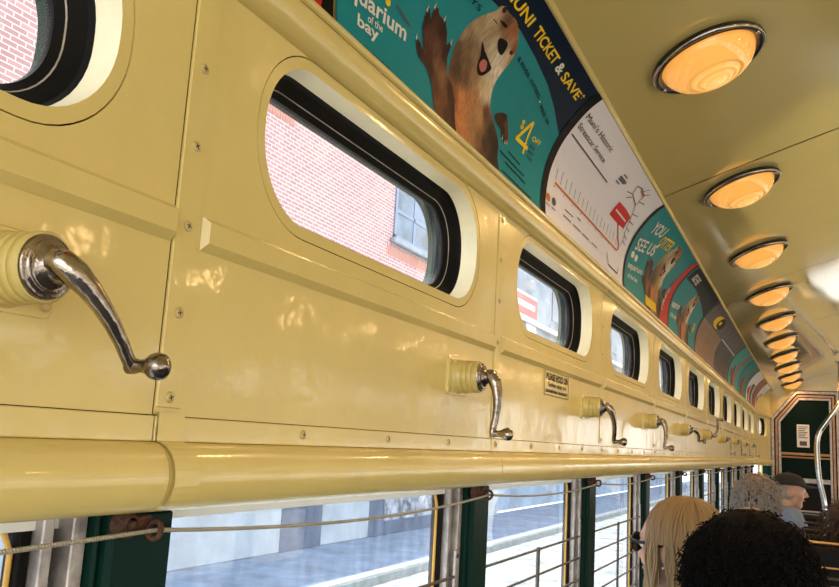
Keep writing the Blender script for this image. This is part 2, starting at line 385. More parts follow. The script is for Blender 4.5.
# rear wall round the doorway
bw = MB(); X0 = .0
bw.poly([(X0, YE, -1.36), (.098, YE, -1.36), (.098, YE, .41), (.305, YE, .66), (.305, YE, .95), (X0, YE, .95)])
bw.poly([(.305, YE, .665), (.66, YE, .665), (.66, YE, .95), (.305, YE, .95)])
for q in ((.66, .74, -1.36, .95), (.74, WX, -1.36, -.02), (.74, WX, .36, .95), (.74, .98, -.02, .36), (1.40, 1.50, -.02, .36), (1.92, WX, -.02, .36)): bw.box(q[0], q[1], YE, YE + .04, q[2], q[3])
b0 = bw.build('wall_back', 'cream'); b0['kind'] = 'structure'
for i_, (xa, xb) in enumerate(((.98, 1.40), (1.50, 1.92))):
    wq = empty('window_%d' % (60 + i_), ((xa + xb) / 2, YE, -.02)); wq['kind'] = 'structure'
    g = MB()
    for q in ((xa, xa + .03, -.02, .36), (xb - .03, xb, -.02, .36), (xa, xb, -.02, .01), (xa, xb, .33, .36)): g.cbox(q[0], q[1], YE - .012, YE + .03, q[2], q[3], .003)
    g.build('frame', 'rubber', wq)
    g = MB(); g.poly([(xa, YE + .01, -.02), (xb, YE + .01, -.02), (xb, YE + .01, .36), (xa, YE + .01, .36)]); g.build('glass', 'glass_high', wq)
mb = MB(); mb.sweep([(.0, .655), (.113, .653)], YE - .1, YE)

# ------------------------------------------------------------------ sash windows below the roll moulding, their posts and guard bars
ORD = ['nearest the camera, mostly cut off by the left edge of the photo', 'first full one, largest pane', 'second full one, left of the blonde passenger', 'third full one, just left of the sunglasses',
       'just right of the sunglasses', 'fifth one, between the blonde hair and the grey curls', 'sixth one along the wall', 'seventh one along the wall', 'eighth one along the wall', 'ninth one, second to last before the bulkhead', 'last one before the bulkhead']
def post(y, mir):
    y += .014
    t = empty('trim_%d' % (10 + round((y - Y1) / P) + 3 + (20 if mir else 0)), (-.03 if not mir else WX + .03, y, -.75)); t['kind'] = 'structure'
    fx = (lambda m: m.mirror()) if mir else (lambda m: m)
    a = MB(); a.cbox(-.062, -.016, y - .025, y + .042, -.75, -.0275, .004); fx(a).build('pillar', 'green', t)
    a = MB(); a.cbox(-.07, -.024, y - .031, y - .0255, -.75, -.0275, .002); fx(a).build('pillar_flange', 'green', t)
    a = MB(); a.cbox(-.062, -.0315, y - .045, y - .032, -.75, -.0275, .001); a.cbox(-.062, -.038, y - .065, y - .055, -.75, -.0275, .001); fx(a).build('sash_track', 'alu', t)
    a = MB(); a.box(-.062, -.052, y - .056, y - .044, -.75, -.0275); a.cbox(-.062, -.047, y - .075, y - .0655, -.75, -.0275, .001); fx(a).build('track_liner', 'rubber', t)
    a = MB(); a.cbox(-.062, -.030, y + .0425, y + .046, -.75, -.0275, .0006); fx(a).build('edge_strip', 'alu', t)
for mir in (0, 1):
    for k in range(-2, NP + 1): post(Y1 + P * k, mir)
for k in range(-1, NP):
    y = Y1 + P * k
    wv = empty('window_%d' % (k + 42), (-.055, y + .37, -.75)); wv['kind'] = 'structure'
    g = MB(); g.box(-.0585, -.055, y + .060, y + P - .0605, -.735, -.0275); g.build('glass', 'glass_low', wv)
    g = MB(); pts = [(-.0535, y + P - .0625, z) for z in (-.73, -.5, -.3, -.1, -.055)] + [(-.0535, y + P - .0755, -.03)]
    g.tube(pts, .0022, 6); g.build('yellow_seal', 'yellow', wv)
    g = MB(); g.cbox(-.062, -.045, y + .060, y + P - .0615, -.75, -.735, .002); g.build('sill_rail', 'alu', wv)
# guard bars across each window: a thing with bars, uprights and end mounts
for k in range(0, NP):
    y = Y1 + P * k
    gd = empty('window_guard', (-.028, y + .36, -.6))
    tag(gd, 'bronze guard bars, lower window, ' + ORD[k + 1], 'window guard', 'guard bars across the lower windows')
    for i in range(5):
        b = MB(); b.tube([(-.028, y + .05, -.1545 - .0455 * i), (-.028, y + P - .048, -.1545 - .0455 * i)], .0024, 8); b.build('bar', 'bar', gd)
    b = MB(); b.cbox(-.0295, -.0255, y + .358, y + .372, -.36, -.150, .001); b.build('upright', 'bar', gd)
    b = MB(); b.lathe([(0, 0), (.001, .0035), (0, .0045)], (-.0255, y + .365, -.1545), n=10); b.build('rivet', 'bar', gd)
    for yy in (y + P - .0455,):
        b = MB(); b.cbox(-.0315, -.027, yy, yy + .011, -.20, -.118, .0015); mt = b.build('mount', 'alu', gd)
        b = MB(); b.lathe([(0, .003), (.0015, .003), (.002, .0015), (.002, 0)], (-.027, yy + .0055, -.126), n=10); b.build('bolt', 'dark_metal', mt)

# ------------------------------------------------------------------ bell cord and its eye brackets
EY = [(0.0, Y1 + P * k + (.015 if k == 0 else .005), -.0405) for k in range(-1, NP + 1)]
BRP = ['half hidden by the near end of the moulding', 'nearest one that shows, on the wide dark green post', 'at the right end of the first full window', 'on the second post past the first full window', 'on the third post past the first full window']
for i, e in enumerate(EY):
    t = empty('cord_bracket', (e[0], e[1], e[2]))
    lab = {1: 'rusty eye bracket carrying the bell cord, nearest and largest, on the broad dark green post', 2: 'rusty eye bracket at the right end of the first full lower window', 3: 'small rusty eye bracket on the post right of the second full lower window', 4: 'small rusty eye bracket on the post just above the sunglasses'}.get(i, 'small rusty eye bracket holding the bell cord on a far green post')
    tag(t, lab, 'bracket', 'cord brackets under the roll moulding')
    b = MB(); b.lathe([(-.010, .0095), (.0, .0095), (.002, .006), (.002, 0)], (-.008, e[1] - .017, -.037), n=14); b.lathe([(0, .004), (.003, .004), (.003, 0)], (-.006, e[1] - .017, -.037), n=8)
    b.cbox(-.014, -.006, e[1] - .02, e[1] + .004, -.041, -.0305, .001); b.build('mounting_boss', 'rust', t)
    b = MB(); R_ = .0062; b.tube([(0 + R_ * math.cos(a), e[1] + .001 * math.sin(a), -.0405 + R_ * math.sin(a)) for a in [2 * math.pi * j / 14 for j in range(15)]], .0021, 8); b.build('eye', 'rust', t)
pts = []
sag = [.006, .012, .011, .010, .009] + [.009] * 20
for i in range(len(EY) - 1):
    a, b = EY[i], EY[i + 1]
    for j in range(14):
        t = j / 14; pts.append((a[0] + .001, a[1] + (b[1] - a[1]) * t, a[2] + (b[2] - a[2]) * t - sag[i] * 4 * t * (1 - t)))
pts.append(EY[-1])
c = MB(); c.tube(pts, .00165, 8); o = c.build('bell_cord', 'rope'); tag(o, 'twisted grey steel bell cord sagging from eye to eye under the cream moulding', 'cord')

# ------------------------------------------------------------------ hand cranks of the upper wall
def crank(ang, k):
    y = Y1 + P * k + .58
    root = empty('window_crank', (0, y, .122)); th = math.radians(ang)
    b = MB(); L = rrect(-.037, .037, -.0255, .0255, .006, 5)
    b.add([(.0, p, q) for p, q in L], [tuple(range(len(L)))]); loop_strip(b, L, 0, L, .0022); L2 = rrect(-.0362, .0362, -.0247, .0247, .0055, 5); loop_strip(b, L, .0022, L2, .003); b.add([(.003, p, q) for p, q in L2], [tuple(range(len(L2)))])
    bp = b.build('base_plate', 'cream', root, local=True)
    for sy in (-1, 1):
        for sz in (-1, 1):
            b = MB(); b.lathe([(.003, .004), (.0045, .0038), (.005, .002), (.005, 0)], (0, sy * .0305, sz * .0175), n=12); b.box(.0048, .0052, sy * .0305 - .003, sy * .0305 + .003, sz * .0175 - .0005, sz * .0175 + .0005)
            b.build('screw', 'screw', bp, local=True)
    b = MB(); pr = [(.003, .0235), (.0045, .0225)]
    for i in range(4):
        x0 = .006 + i * .0072; pr += [(x0, .0222 - .0003 * i), (x0 + .0062, .0219 - .0003 * i), (x0 + .0066, .0214 - .0003 * i), (x0 + .0070, .0215 - .0003 * i)]
    pr += [(.0352, .0212), (.036, .0200), (.034, .0190)]
    b.lathe(pr, n=40); b.build('hub', 'cream_hub', root, local=True)
    b = MB(); b.lathe([(.030, .0195), (.0365, .0192), (.038, .0180), (.0372, .0168), (.0392, .0160), (.040, .0150), (.0392, .0138), (.0412, .0125), (.0420, .0105), (.0455, .0085), (.049, .0070), (.050, 0)], n=40)
    col = b.build('collar', 'chrome', root, local=True)
    b = MB(); dy, dz = math.sin(th), -math.cos(th)
    path = [(.044, -.005, .0088), (.050, -.002, .0108), (.0555, .006, .0105), (.0590, .016, .0088), (.0608, .028, .0074), (.0612, .042, .0064), (.0600, .056, .0057), (.0580, .067, .0054), (.0575, .073, .0056), (.0585, .0775, .0046)]
    fine = []
    for i in range(len(path) - 1):
        for j in range(4):
            fine.append(tuple(path[i][c] + (path[i + 1][c] - path[i][c]) * j / 4 for c in range(3)))
    fine.append(path[-1])
    b.tube([(p[0], p[1] * dy, p[1] * dz) for p in fine], [p[2] for p in fine], 14, flat=.8)
    arm = b.build('arm', 'chrome', root, local=True)
    ky, kz = .0745 * dy, .0745 * dz
    b = MB(); b.lathe([(.0555, 0), (.0555, .0052), (.060, .0050), (.064, .0040), (.068, .0044), (.072, .0062), (.0745, .0078), (.078, .0086), (.082, .0078), (.0845, .0050), (.0855, 0)], (0, ky, kz), n=24)
    b.build('knob', 'chrome', root, local=True)
    return root
ANG = {-1: -20, 0: 46, 1: -6, 2: 22, 3: -12, 4: 60, 5: 160, 6: -8, 7: 5, 8: 0, 9: -5}
CL_ = {-1: 'chrome crank on a cream hub left of the camera', 0: 'largest chrome crank, in the left foreground, its arm slanting down to a ball knob', 1: 'chrome crank with a curved arm hanging straight down, left of the PLEASE HOLD ON plate',
       2: 'chrome crank right of the PLEASE HOLD ON plate, its arm turned to the right', 3: 'chrome crank with a long hanging arm, third to the right of the big foreground crank', 4: 'small crank with its arm folded beside the hub, fourth right of the foreground crank',
       5: 'cream hubbed crank turned away, fifth right of the foreground crank', 6: 'far crank with a hanging arm, sixth right of the foreground crank', 7: 'far crank, seventh right of the foreground crank', 8: 'tiny far crank, second to last before the bulkhead', 9: 'tiny last crank before the bulkhead'}
for k in range(-1, NP - 1): tag(crank(ANG[k + 1], k), CL_[k + 1], 'crank', 'window cranks along the cream wall')

# ------------------------------------------------------------------ writing
def text_polys(body, size, sx=1.0, bold=0.0, align='LEFT', shear=0):
    c = bpy.data.curves.new('t', 'FONT'); c.body = body; c.size = size; c.offset = bold; c.align_x = align; c.resolution_u = 3; c.shear = shear
    ob = bpy.data.objects.new('t', c); COL.objects.link(ob)
    dg = bpy.context.evaluated_depsgraph_get(); me = bpy.data.meshes.new_from_object(ob.evaluated_get(dg))
    V = [(v.co.x * sx, v.co.y) for v in me.vertices]; F = [tuple(p.vertices) for p in me.polygons]
    bpy.data.objects.remove(ob); bpy.data.curves.remove(c); bpy.data.meshes.remove(me)
    return V, F
# notice plate on the wall
def fit_polys(body, width, cap, bold=0.):
    V, F = text_polys(body, 1.0, 1.0, bold); x0, x1 = min(p[0] for p in V), max(p[0] for p in V)
    return [((p[0] - x0) * width / (x1 - x0), p[1] * cap / .729) for p in V], F
ns = empty('notice_plate', (0, 1.559, .150)); tag(ns, 'small cream plate lettered PLEASE HOLD ON in black, between the second and third cranks', 'sign')
b = MB(); b.cbox(.0, .0016, -.084, .084, -.0235, .0235, .0005); b.build('plate', 'cream', ns, local=True)
b = MB()
for (a0, a1, c0, c1) in ((-.083, .083, .0215, .0225), (-.083, .083, -.0225, -.0215), (-.083, -.0815, -.0225, .0225), (.0815, .083, -.0225, .0225)): b.box(.0015, .0019, a0, a1, c0, c1)
b.build('border', 'black', ns, local=True)
for body, y_, wd, zz, cap, bo in (('PLEASE HOLD ON', -.073, .148, .0055, .0125, .035), ('Sudden stops are', -.061, .124, -.0065, .0088, .02), ('sometimes necessary', -.074, .150, -.0175, .0080, .03)):
    V, F = fit_polys(body, wd, cap, bo); b = MB(); b.add([(.0021, p + y_, q + zz) for p, q in V], F); b.build('lettering', 'black', ns, local=True)

# ------------------------------------------------------------------ car cards in the cove
def ink(name, rgb, rough=.5, vary=0, vs=60, coat=0):
    if name not in M: M[name] = mat(name, tuple(srgb(*rgb)[:3]), rough, vary=vary, vscale=vs, coat=coat, spec=.06)
    return name
ink('teal', (34, 134, 140), vary=.06, vs=4); ink('navy', (3, 26, 50)); ink('ink_black', (9, 7, 8)); ink('ink_white', (225, 222, 212)); ink('ink_yellow', (240, 200, 40)); ink('paper', (228, 224, 232))
ink('ink_red', (200, 40, 42)); ink('ink_orange', (205, 120, 50)); ink('fur', (112, 74, 48), vary=.35, vs=90, rough=.6); ink('fur_dark', (62, 38, 28), vary=.4, vs=90, rough=.6); ink('fur_light', (176, 150, 120), vary=.2, vs=120, rough=.6)
ink('fur_pale', (200, 188, 165), vary=.12, vs=150, rough=.6); ink('tongue', (190, 110, 105)); ink('ink_grey', (95, 90, 92)); ink('tan_print', (150, 118, 96), vary=.15, vs=20); ink('grey_print', (98, 92, 96), vary=.15, vs=15); ink('red_card', (190, 45, 40)); ink('sea', (60, 150, 150), vary=.2, vs=30)
def cover(mb, pts2, off, ny=10, ns=8):
    """fill a (y,s) polygon by clipping a fine grid to it, laid on the curved card"""
    def clip(poly, ax, val, keep):
        o = []
        for i in range(len(poly)):
            a, b = poly[i - 1], poly[i]; ia, ib = (a[ax] - val) * keep >= 0, (b[ax] - val) * keep >= 0
            if ia != ib:
                t = (val - a[ax]) / (b[ax] - a[ax]); o.append(tuple(a[c] + t * (b[c] - a[c]) for c in (0, 1)))
            if ib: o.append(b)
        return o
    s0, s1 = min(p[1] for p in pts2), max(p[1] for p in pts2)
    n = max(1, int((s1 - s0) / .008)); 
    if n == 1:
        mb.add([card_pt(y, s, off) for y, s in pts2], [tuple(range(len(pts2)))]); return
    # triangulate through the tessellator first, then slice bands of s
    from mathutils.geometry import tessellate_polygon
    tris = tessellate_polygon([[Vector((p[0], p[1], 0)) for p in pts2]])
    for t in tris:
        tri = [pts2[i] for i in t]; a0, a1 = min(p[1] for p in tri), max(p[1] for p in tri)
        i0, i1 = int(a0 / .008), int(a1 / .008) + 1
        for i in range(i0, i1):
            q = clip(tri, 1, i * .008, 1)
            if len(q) > 2: q = clip(q, 1, (i + 1) * .008, -1)
            if len(q) > 2: mb.add([card_pt(y, s, off) for y, s in q], [tuple(range(len(q)))])
def smooth2(pts, n=4):
    o = []; N = len(pts)
    for i in range(N):
        a, b, c, d = (np.array(pts[(i + j) % N]) for j in (-1, 0, 1, 2))
        for k in range(n):
            t = k / n; o.append(tuple(.5 * ((2 * b) + (-a + c) * t + (2 * a - 5 * b + 4 * c - d) * t * t + (-a + 3 * b - 3 * c + d) * t ** 3)))
    return o
NL = [0]
def art(parent, name, mt, pts2, lvl, label=None):
    b = MB(); cover(b, pts2, .0006 + .00025 * lvl); o = b.build(name, mt, parent)
    if label: o['label'] = label
    return o
def lettering(parent, mt, body, y, s, dy, ds, size, sx=1, bold=0., name='lettering', lvl=4, arc=None):
    """text starting at (y,s) whose baseline runs along (dy,ds)"""
    V, F = text_polys(body, size, sx, bold); L = math.hypot(dy, ds); a, c = dy / L, ds / L
    def f2(p, q):
        yy, ss = y + p * a - q * c, s + p * c + q * a
        if arc: ss += arc * p * p
        return yy, ss
    b = MB(); b.add([card_pt(*f2(p, q), .0006 + .00025 * lvl) for p, q in V], F); return b.build(name, mt, parent)
def fit(parent, mt, body, p0, p1, cap, bold=0., lvl=4, name='lettering', lean=0.):
    L = math.hypot(p1[0] - p0[0], p1[1] - p0[1]); a, c = (p1[0] - p0[0]) / L, (p1[1] - p0[1]) / L
    V, F = fit_polys(body, L, cap, bold); b = MB()
    b.add([card_pt(p0[0] + p * a - q * c + lean * q, p0[1] + p * c + q * a, .0006 + .00025 * lvl) for p, q in V], F); return b.build(name, mt, parent)
def line2(parent, mt, p, q, wd, lvl=4, name='printed_line'):
    d = np.array(q) - np.array(p); n = np.array((-d[1], d[0])) / (np.linalg.norm(d) + 1e-9) * wd / 2
    k = max(1, int(abs(d[1]) / .012)); b = MB()
    for i in range(k):
        a0, a1 = np.array(p) + d * i / k, np.array(p) + d * (i + 1) / k
        b.add([card_pt(*(a0 - n), .0006 + .00025 * lvl), card_pt(*(a1 - n), .0006 + .00025 * lvl), card_pt(*(a1 + n), .0006 + .00025 * lvl), card_pt(*(a0 + n), .0006 + .00025 * lvl)], [(0, 1, 2, 3)])
    return b
def lines(parent, mt, segs, wd, lvl=4, name='printed_lines'):
    B = MB()
    for p, q in segs: b = line2(None, mt, p, q, wd, lvl); B.add(b.v, b.f)
    return B.build(name, mt, parent)
def card(y0, y1, mt, label, border=.013, name='advertising_card'):
    t = empty(name, (card_pt(0, 0)[0], y0, card_pt(0, 0)[2])); tag(t, label, 'advertisement', 'car cards in the cove')
    b = MB(); ss = np.linspace(0, CL, 30)
    pr = [(card_pt(0, s, .0004)[0], card_pt(0, s, .0004)[2]) for s in ss]; pk = [(card_pt(0, s, -.0006)[0], card_pt(0, s, -.0006)[2]) for s in ss]
    b.sweep(pr, y0, y1); b.sweep(pk[::-1], y0, y1); b.build('sheet', mt, t)
    if border:
        b = MB()
        pr = [(card_pt(0, s, .0016)[0], card_pt(0, s, .0016)[2]) for s in ss]
        b.sweep(pr, y1 - border, y1); b.build('black_edge', 'ink_black', t)
    return t
# red and black card at the far left
c0 = card(-.09, .665, 'ink_black', 'black and red card, only its end shows at the top left of the row', border=0)
art(c0, 'red_field', 'red_card', [(.2, 0), (.6375, .0), (.6415, .012), (.645, .03), (.645, .2546), (.2, .2546)], 0)
lettering(c0, 'ink_black', 'muni', .60, .03, 1, 0, .012, 1)
# otter card
A0 = .672
c1 = card(A0, 1.412, 'teal', 'large teal aquarium card with a laughing otter raising its paw', border=.030)
art(c1, 'navy_band', 'navy', [(A0 + .02, .2546), (A0 + .02, .165), (.80, .176), (.9614, .1919), (1.0145, .1985), (1.0644, .2011), (1.1479, .1965), (1.2356, .1879), (1.3035, .1744), (1.383, .152), (1.383, .2546)], 0)
fit(c1, 'ink_yellow', 'BUY A', (.880, .2100), (.952, .2120), .0165, .022, 3)
fit(c1, 'ink_yellow', 'MUNI', (.970, .2118), (1.074, .2128), .0165, .022, 3)
fit(c1, 'ink_yellow', 'TICKET', (1.093, .2130), (1.204, .2122), .0170, .022, 3)
fit(c1, 'ink_white', '&', (1.2145, .2115), (1.2415, .2115), .0170, .03, 3)
fit(c1, 'ink_yellow', 'SAVE', (1.250, .2105), (1.348, .2120), .0165, .022, 3)
fit(c1, 'ink_yellow', '*', (1.352, .2135), (1.362, .2135), .0165, .03, 3)
fit(c1, 'ink_black', 'RAYS', (.884, .1660), (.954, .1690), .0080, .0, 3)
fit(c1, 'ink_black', '& RIVER', (1.1064, .1727), (1.168, .1680), .0066, .012, 3)
fit(c1, 'ink_black', 'OTTERS', (1.178, .1672), (1.236, .1615), .0066, .012, 3)
fit(c1, 'ink_white', '\u2022', (1.2425, .1575), (1.249, .1568), .0075, .02, 3)
fit(c1, 'ink_black', 'PIER 39', (1.2566, .154), (1.3182, .1452), .0070, .012, 3)
fit(c1, 'ink_white', 'aquarium', (.672, .0500), (.822, .0618), .0190, .02, 3)
fit(c1, 'ink_white', 'of the', (.7337, .0428), (.768, .0462), .0090, .01, 3)
fit(c1, 'ink_white', 'bay', (.713, .0285), (.7605, .0322), .0140, .02, 3)
art(c1, 'sun_mark', 'ink_yellow', [(.768 + .006 * math.cos(a), .083 + .0045 * math.sin(a)) for a in [math.pi * i / 6 for i in range(12)]], 2)
fit(c1, 'ink_black', 'A BAY AREA NON-PROFIT', (.6982, .0090), (.7927, .0112), .0028, .0, 3)
lines(c1, 'ink_grey', [((.785, .0895), (.83, .083)), ((.788, .0860), (.822, .081))], .0012, 3)
fit(c1, 'ink_yellow', '$', (1.2225, .1065), (1.236, .1055), .0145, .005, 3)
lines(c1, 'ink_yellow', [((1.2230, .0850), (1.2650, .1290)), ((1.2665, .1290), (1.2655, .0745)), ((1.2200, .0862), (1.2800, .0880)), ((1.2640, .1270), (1.2700, .1265))], .0072, 3, 'price_figure')
fit(c1, 'ink_yellow', 'OFF', (1.2863, .1054), (1.3259, .1085), .0088, .012, 3)
for i, tx in enumerate(('ANY', 'ADULT', 'TICKET')): fit(c1, 'ink_black', tx, (1.285, .0930 - .0098 * i), (1.313, .0940 - .0098 * i), .0066, .0, 3)
lines(c1, 'ink_black', [((1.20, .056 - .0), (1.26, .0535)), ((1.165, .045), (1.285, .042)), ((1.19, .035), (1.295, .032)), ((1.175, .017), (1.325, .0145))], .0024, 3, 'small_print')
def furmat():
    m = mat('otter_print', (.3, .2, .1), .55, spec=.12); n = m.node_tree.nodes; l = m.node_tree.links; b = n['Principled BSDF']
    at = n.new('ShaderNodeAttribute'); at.attribute_name = 'print_colour'; tc = n.new('ShaderNodeTexCoord'); mp = n.new('ShaderNodeMapping'); mp.inputs['Scale'].default_value = (60, 420, 90); mp.inputs['Rotation'].default_value = (.5, 0, 0)
    t = n.new('ShaderNodeTexNoise'); t.inputs['Scale'].default_value = 1; t.inputs['Detail'].default_value = 4; mr = n.new('ShaderNodeMapRange'); mr.inputs[1].default_value = .3; mr.inputs[2].default_value = .7; mr.inputs[3].default_value = .62; mr.inputs[4].default_value = 1.25
    mx = n.new('ShaderNodeVectorMath'); mx.operation = 'SCALE'
    l.new(tc.outputs['Object'], mp.inputs[0]); l.new(mp.outputs[0], t.inputs['Vector']); l.new(t.outputs[0], mr.inputs[0]); l.new(at.outputs['Color'], mx.inputs[0]); l.new(mr.outputs[0], mx.inputs['Scale']); l.new(mx.outputs[0], b.inputs['Base Color']); return m
M['otter_print'] = furmat()
def inside(poly, x, y):
    c = False; j = len(poly) - 1
    for i in range(len(poly)):
        if (poly[i][1] > y) != (poly[j][1] > y) and x < (poly[j][0] - poly[i][0]) * (y - poly[i][1]) / (poly[j][1] - poly[i][1]) + poly[i][0]: c = not c
        j = i
    return c
def print_art(parent, name, poly, samples, T, lvl, step):
    y0, y1 = min(p[0] for p in poly), max(p[0] for p in poly); s0, s1 = min(p[1] for p in poly), max(p[1] for p in poly)
    idx = {}; V = []; F = []; Cc = []
    S_ = np.array([(a, b) for a, b, c in samples]); K = np.array([srgb(*c)[:3] for a, b, c in samples])
    def vid(i, j):
        if (i, j) not in idx:
            y, s_ = y0 + i * step, s0 + j * step * .8; d = ((S_ - (y, s_)) ** 2).sum(1) + 6e-6; wgt = d ** -1.8; col = (wgt[:, None] * K).sum(0) / wgt.sum()
            idx[(i, j)] = len(V); V.append(card_pt(*T((y, s_)), .0006 + .00025 * lvl)); Cc.append((*[float(q) for q in col], 1))
        return idx[(i, j)]
    for i in range(int((y1 - y0) / step) + 1):
        for j in range(int((s1 - s0) / step / .8) + 1):
            if inside(poly, y0 + (i + .5) * step, s0 + (j + .5) * step * .8): F.append((vid(i, j), vid(i + 1, j), vid(i + 1, j + 1), vid(i, j + 1)))
    b = MB(); b.add(V, F); o = b.build(name, 'otter_print', parent); ca = o.data.color_attributes.new('print_colour', 'FLOAT_COLOR', 'POINT'); ca.data.foreach_set('color', [x for c in Cc for x in c]); return o
def otter(parent, T, step=.0014):
    body = [(0.983, 0.0008), (0.958, 0.04), (0.9477, 0.074), (0.9444, 0.0933), (0.9426, 0.11), (0.9446, 0.1288), (0.9516, 0.1508), (0.9662, 0.1706), (0.9835, 0.1875), (0.9867, 0.1968), (0.996, 0.2024), (1.0086, 0.2014), (1.0307, 0.2037), (1.0507, 0.2022), (1.0732, 0.1926), (1.0866, 0.1821), (1.0952, 0.1688), (1.0935, 0.1506), (1.0882, 0.1317), (1.0867, 0.115), (1.0936, 0.0982), (1.1032, 0.0864), (1.1523, 0.0575), (1.156, 0.03), (1.15, 0.0008)]
    sm = [(1.05, .195, (160, 98, 52)), (1.085, .178, (140, 84, 46)), (1.025, .190, (112, 76, 48)), (1.04, .182, (150, 105, 66)), (.99, .180, (196, 170, 132)), (.965, .165, (176, 150, 112)), (.95, .14, (158, 132, 100)), (1.01, .165, (168, 140, 106)), (1.0, .155, (176, 152, 118)),
          (1.03, .160, (200, 180, 148)), (1.06, .150, (222, 208, 184)), (1.08, .160, (214, 192, 162)), (1.08, .135, (228, 214, 190)), (1.065, .122, (216, 196, 164)), (1.092, .165, (190, 140, 96)), (1.02, .105, (158, 122, 84)), (1.06, .102, (206, 176, 136)), (1.08, .105, (222, 200, 165)),
          (1.0, .130, (146, 116, 84)), (.975, .125, (126, 98, 70)), (.955, .110, (100, 76, 54)), (.97, .090, (84, 60, 42)), (1.0, .092, (116, 84, 56)), (.99, .11, (120, 92, 66)), (1.04, .078, (184, 126, 76)), (1.07, .065, (190, 138, 92)), (1.0, .062, (204, 132, 80)), (.975, .055, (150, 88, 50)), (.985, .012, (196, 118, 66)),
          (1.01, .03, (206, 130, 76)), (1.05, .035, (168, 120, 78)), (1.03, .01, (190, 125, 78)), (1.075, .03, (130, 90, 60)), (1.09, .075, (100, 66, 44)), (1.12, .055, (56, 36, 26)), (1.10, .03, (70, 46, 32)), (1.14, .04, (36, 24, 18)), (1.13, .012, (34, 22, 17)), (1.09, .008, (96, 66, 46))]
    o = print_art(parent, 'otter_body', smooth2(body, 3), sm, T, 1, step)
    q = lambda pts, n=3: [T(p) for p in smooth2(pts, n)]
    art(parent, 'otter_nose', 'ink_black', q([(1.0341, 0.1649), (1.0348, 0.1715), (1.0542, 0.1756), (1.0623, 0.1713), (1.0641, 0.1582), (1.0505, 0.1567)]), 4)
    art(parent, 'otter_mouth', 'ink_black', q([(0.9996, 0.1475), (1.0168, 0.1419), (1.0453, 0.1359), (1.0566, 0.1313), (1.0439, 0.1159), (1.0277, 0.1106), (1.0161, 0.1186), (1.0128, 0.1322)]), 4)
    art(parent, 'otter_tongue', 'tongue', q([(1.0192, 0.1219), (1.0243, 0.1319), (1.0374, 0.1332), (1.0425, 0.1234), (1.0325, 0.1164)]), 5)
    art(parent, 'otter_eye', 'ink_black', [T(p) for p in [(1.004, .1862), (1.018, .1885), (1.029, .1895), (1.031, .1855), (1.020, .1842), (1.010, .1845)]], 4)
    art(parent, 'otter_eye', 'fur_dark', [T((1.081 + .0055 * math.cos(t), .1710 + .0030 * math.sin(t))) for t in [math.pi * i / 5 for i in range(10)]], 4)
    art(parent, 'otter_brow', 'fur_dark', [T(p) for p in [(.990, .1795), (1.004, .1800), (1.006, .1788), (.992, .1782)]], 4)
    art(parent, 'otter_ear', 'fur_dark', [T((.9985 + .006 * math.cos(t), .1985 + .0045 * math.sin(t))) for t in [math.pi * i / 5 for i in range(10)]], 4)
    am = [(0.8461, 0.0778), (0.8556, 0.0775), (0.8715, 0.0703), (0.8611, 0.0849), (0.8531, 0.094), (0.8488, 0.1163), (0.8527, 0.12), (0.8647, 0.1113), (0.8615, 0.1263), (0.87, 0.1291), (0.8795, 0.1238), (0.8983, 0.1249), (0.9115, 0.116), (0.921, 0.1033), (0.9269, 0.1113), (0.9326, 0.1071), (0.933, 0.0916), (0.9442, 0.0724), (0.9639, 0.0669), (0.9785, 0.0519), (0.99, 0.0008), (0.93, 0.0008), (0.9162, 0.0098), (0.9071, 0.0398), (0.897, 0.0488), (0.8832, 0.056), (0.8613, 0.0592), (0.8509, 0.0673)]
    sa = [(.852, .07, (58, 34, 26)), (.853, .108, (54, 32, 26)), (.87, .120, (70, 42, 32)), (.90, .115, (52, 31, 25)), (.875, .095, (92, 56, 44)), (.90, .088, (104, 64, 50)), (.925, .095, (60, 36, 28)), (.885, .075, (80, 48, 38)), (.91, .072, (126, 82, 60)), (.895, .06, (70, 42, 32)), (.93, .062, (140, 96, 66)), (.915, .045, (96, 60, 42)), (.945, .045, (120, 74, 48)), (.96, .055, (66, 40, 28)), (.93, .02, (120, 74, 46)), (.96, .02, (82, 50, 32)), (.978, .03, (52, 32, 22)), (.975, .005, (60, 38, 26))]
    print_art(parent, 'otter_arm', am, sa, T, 3, step)
    pw = smooth2([(1.1204, 0.0853), (1.1352, 0.095), (1.1576, 0.1017), (1.1719, 0.097), (1.1926, 0.0718), (1.179, 0.0629), (1.1599, 0.0662), (1.1554, 0.0746), (1.131, 0.0775)], 3)
    print_art(parent, 'otter_paw', pw, [(1.13, .086, (60, 38, 28)), (1.155, .095, (44, 27, 21)), (1.17, .088, (96, 66, 50)), (1.165, .078, (34, 21, 17)), (1.183, .075, (88, 60, 46)), (1.178, .066, (40, 26, 20))], T, 3, step)
    for (a, b_) in [(.8461, .0778), (.850, .1163), (.8625, .1265), (.8935, .1255), (.9297, .111), (1.187, .066), (1.179, .0635), (1.166, .066)]: art(parent, 'otter_claw', 'fur_pale', [T((a - .0022, b_ - .002)), T((a + .0022, b_ - .003)), T((a - .0005, b_ + .0060))], 4)
    return o
otter(c1, lambda p: p)
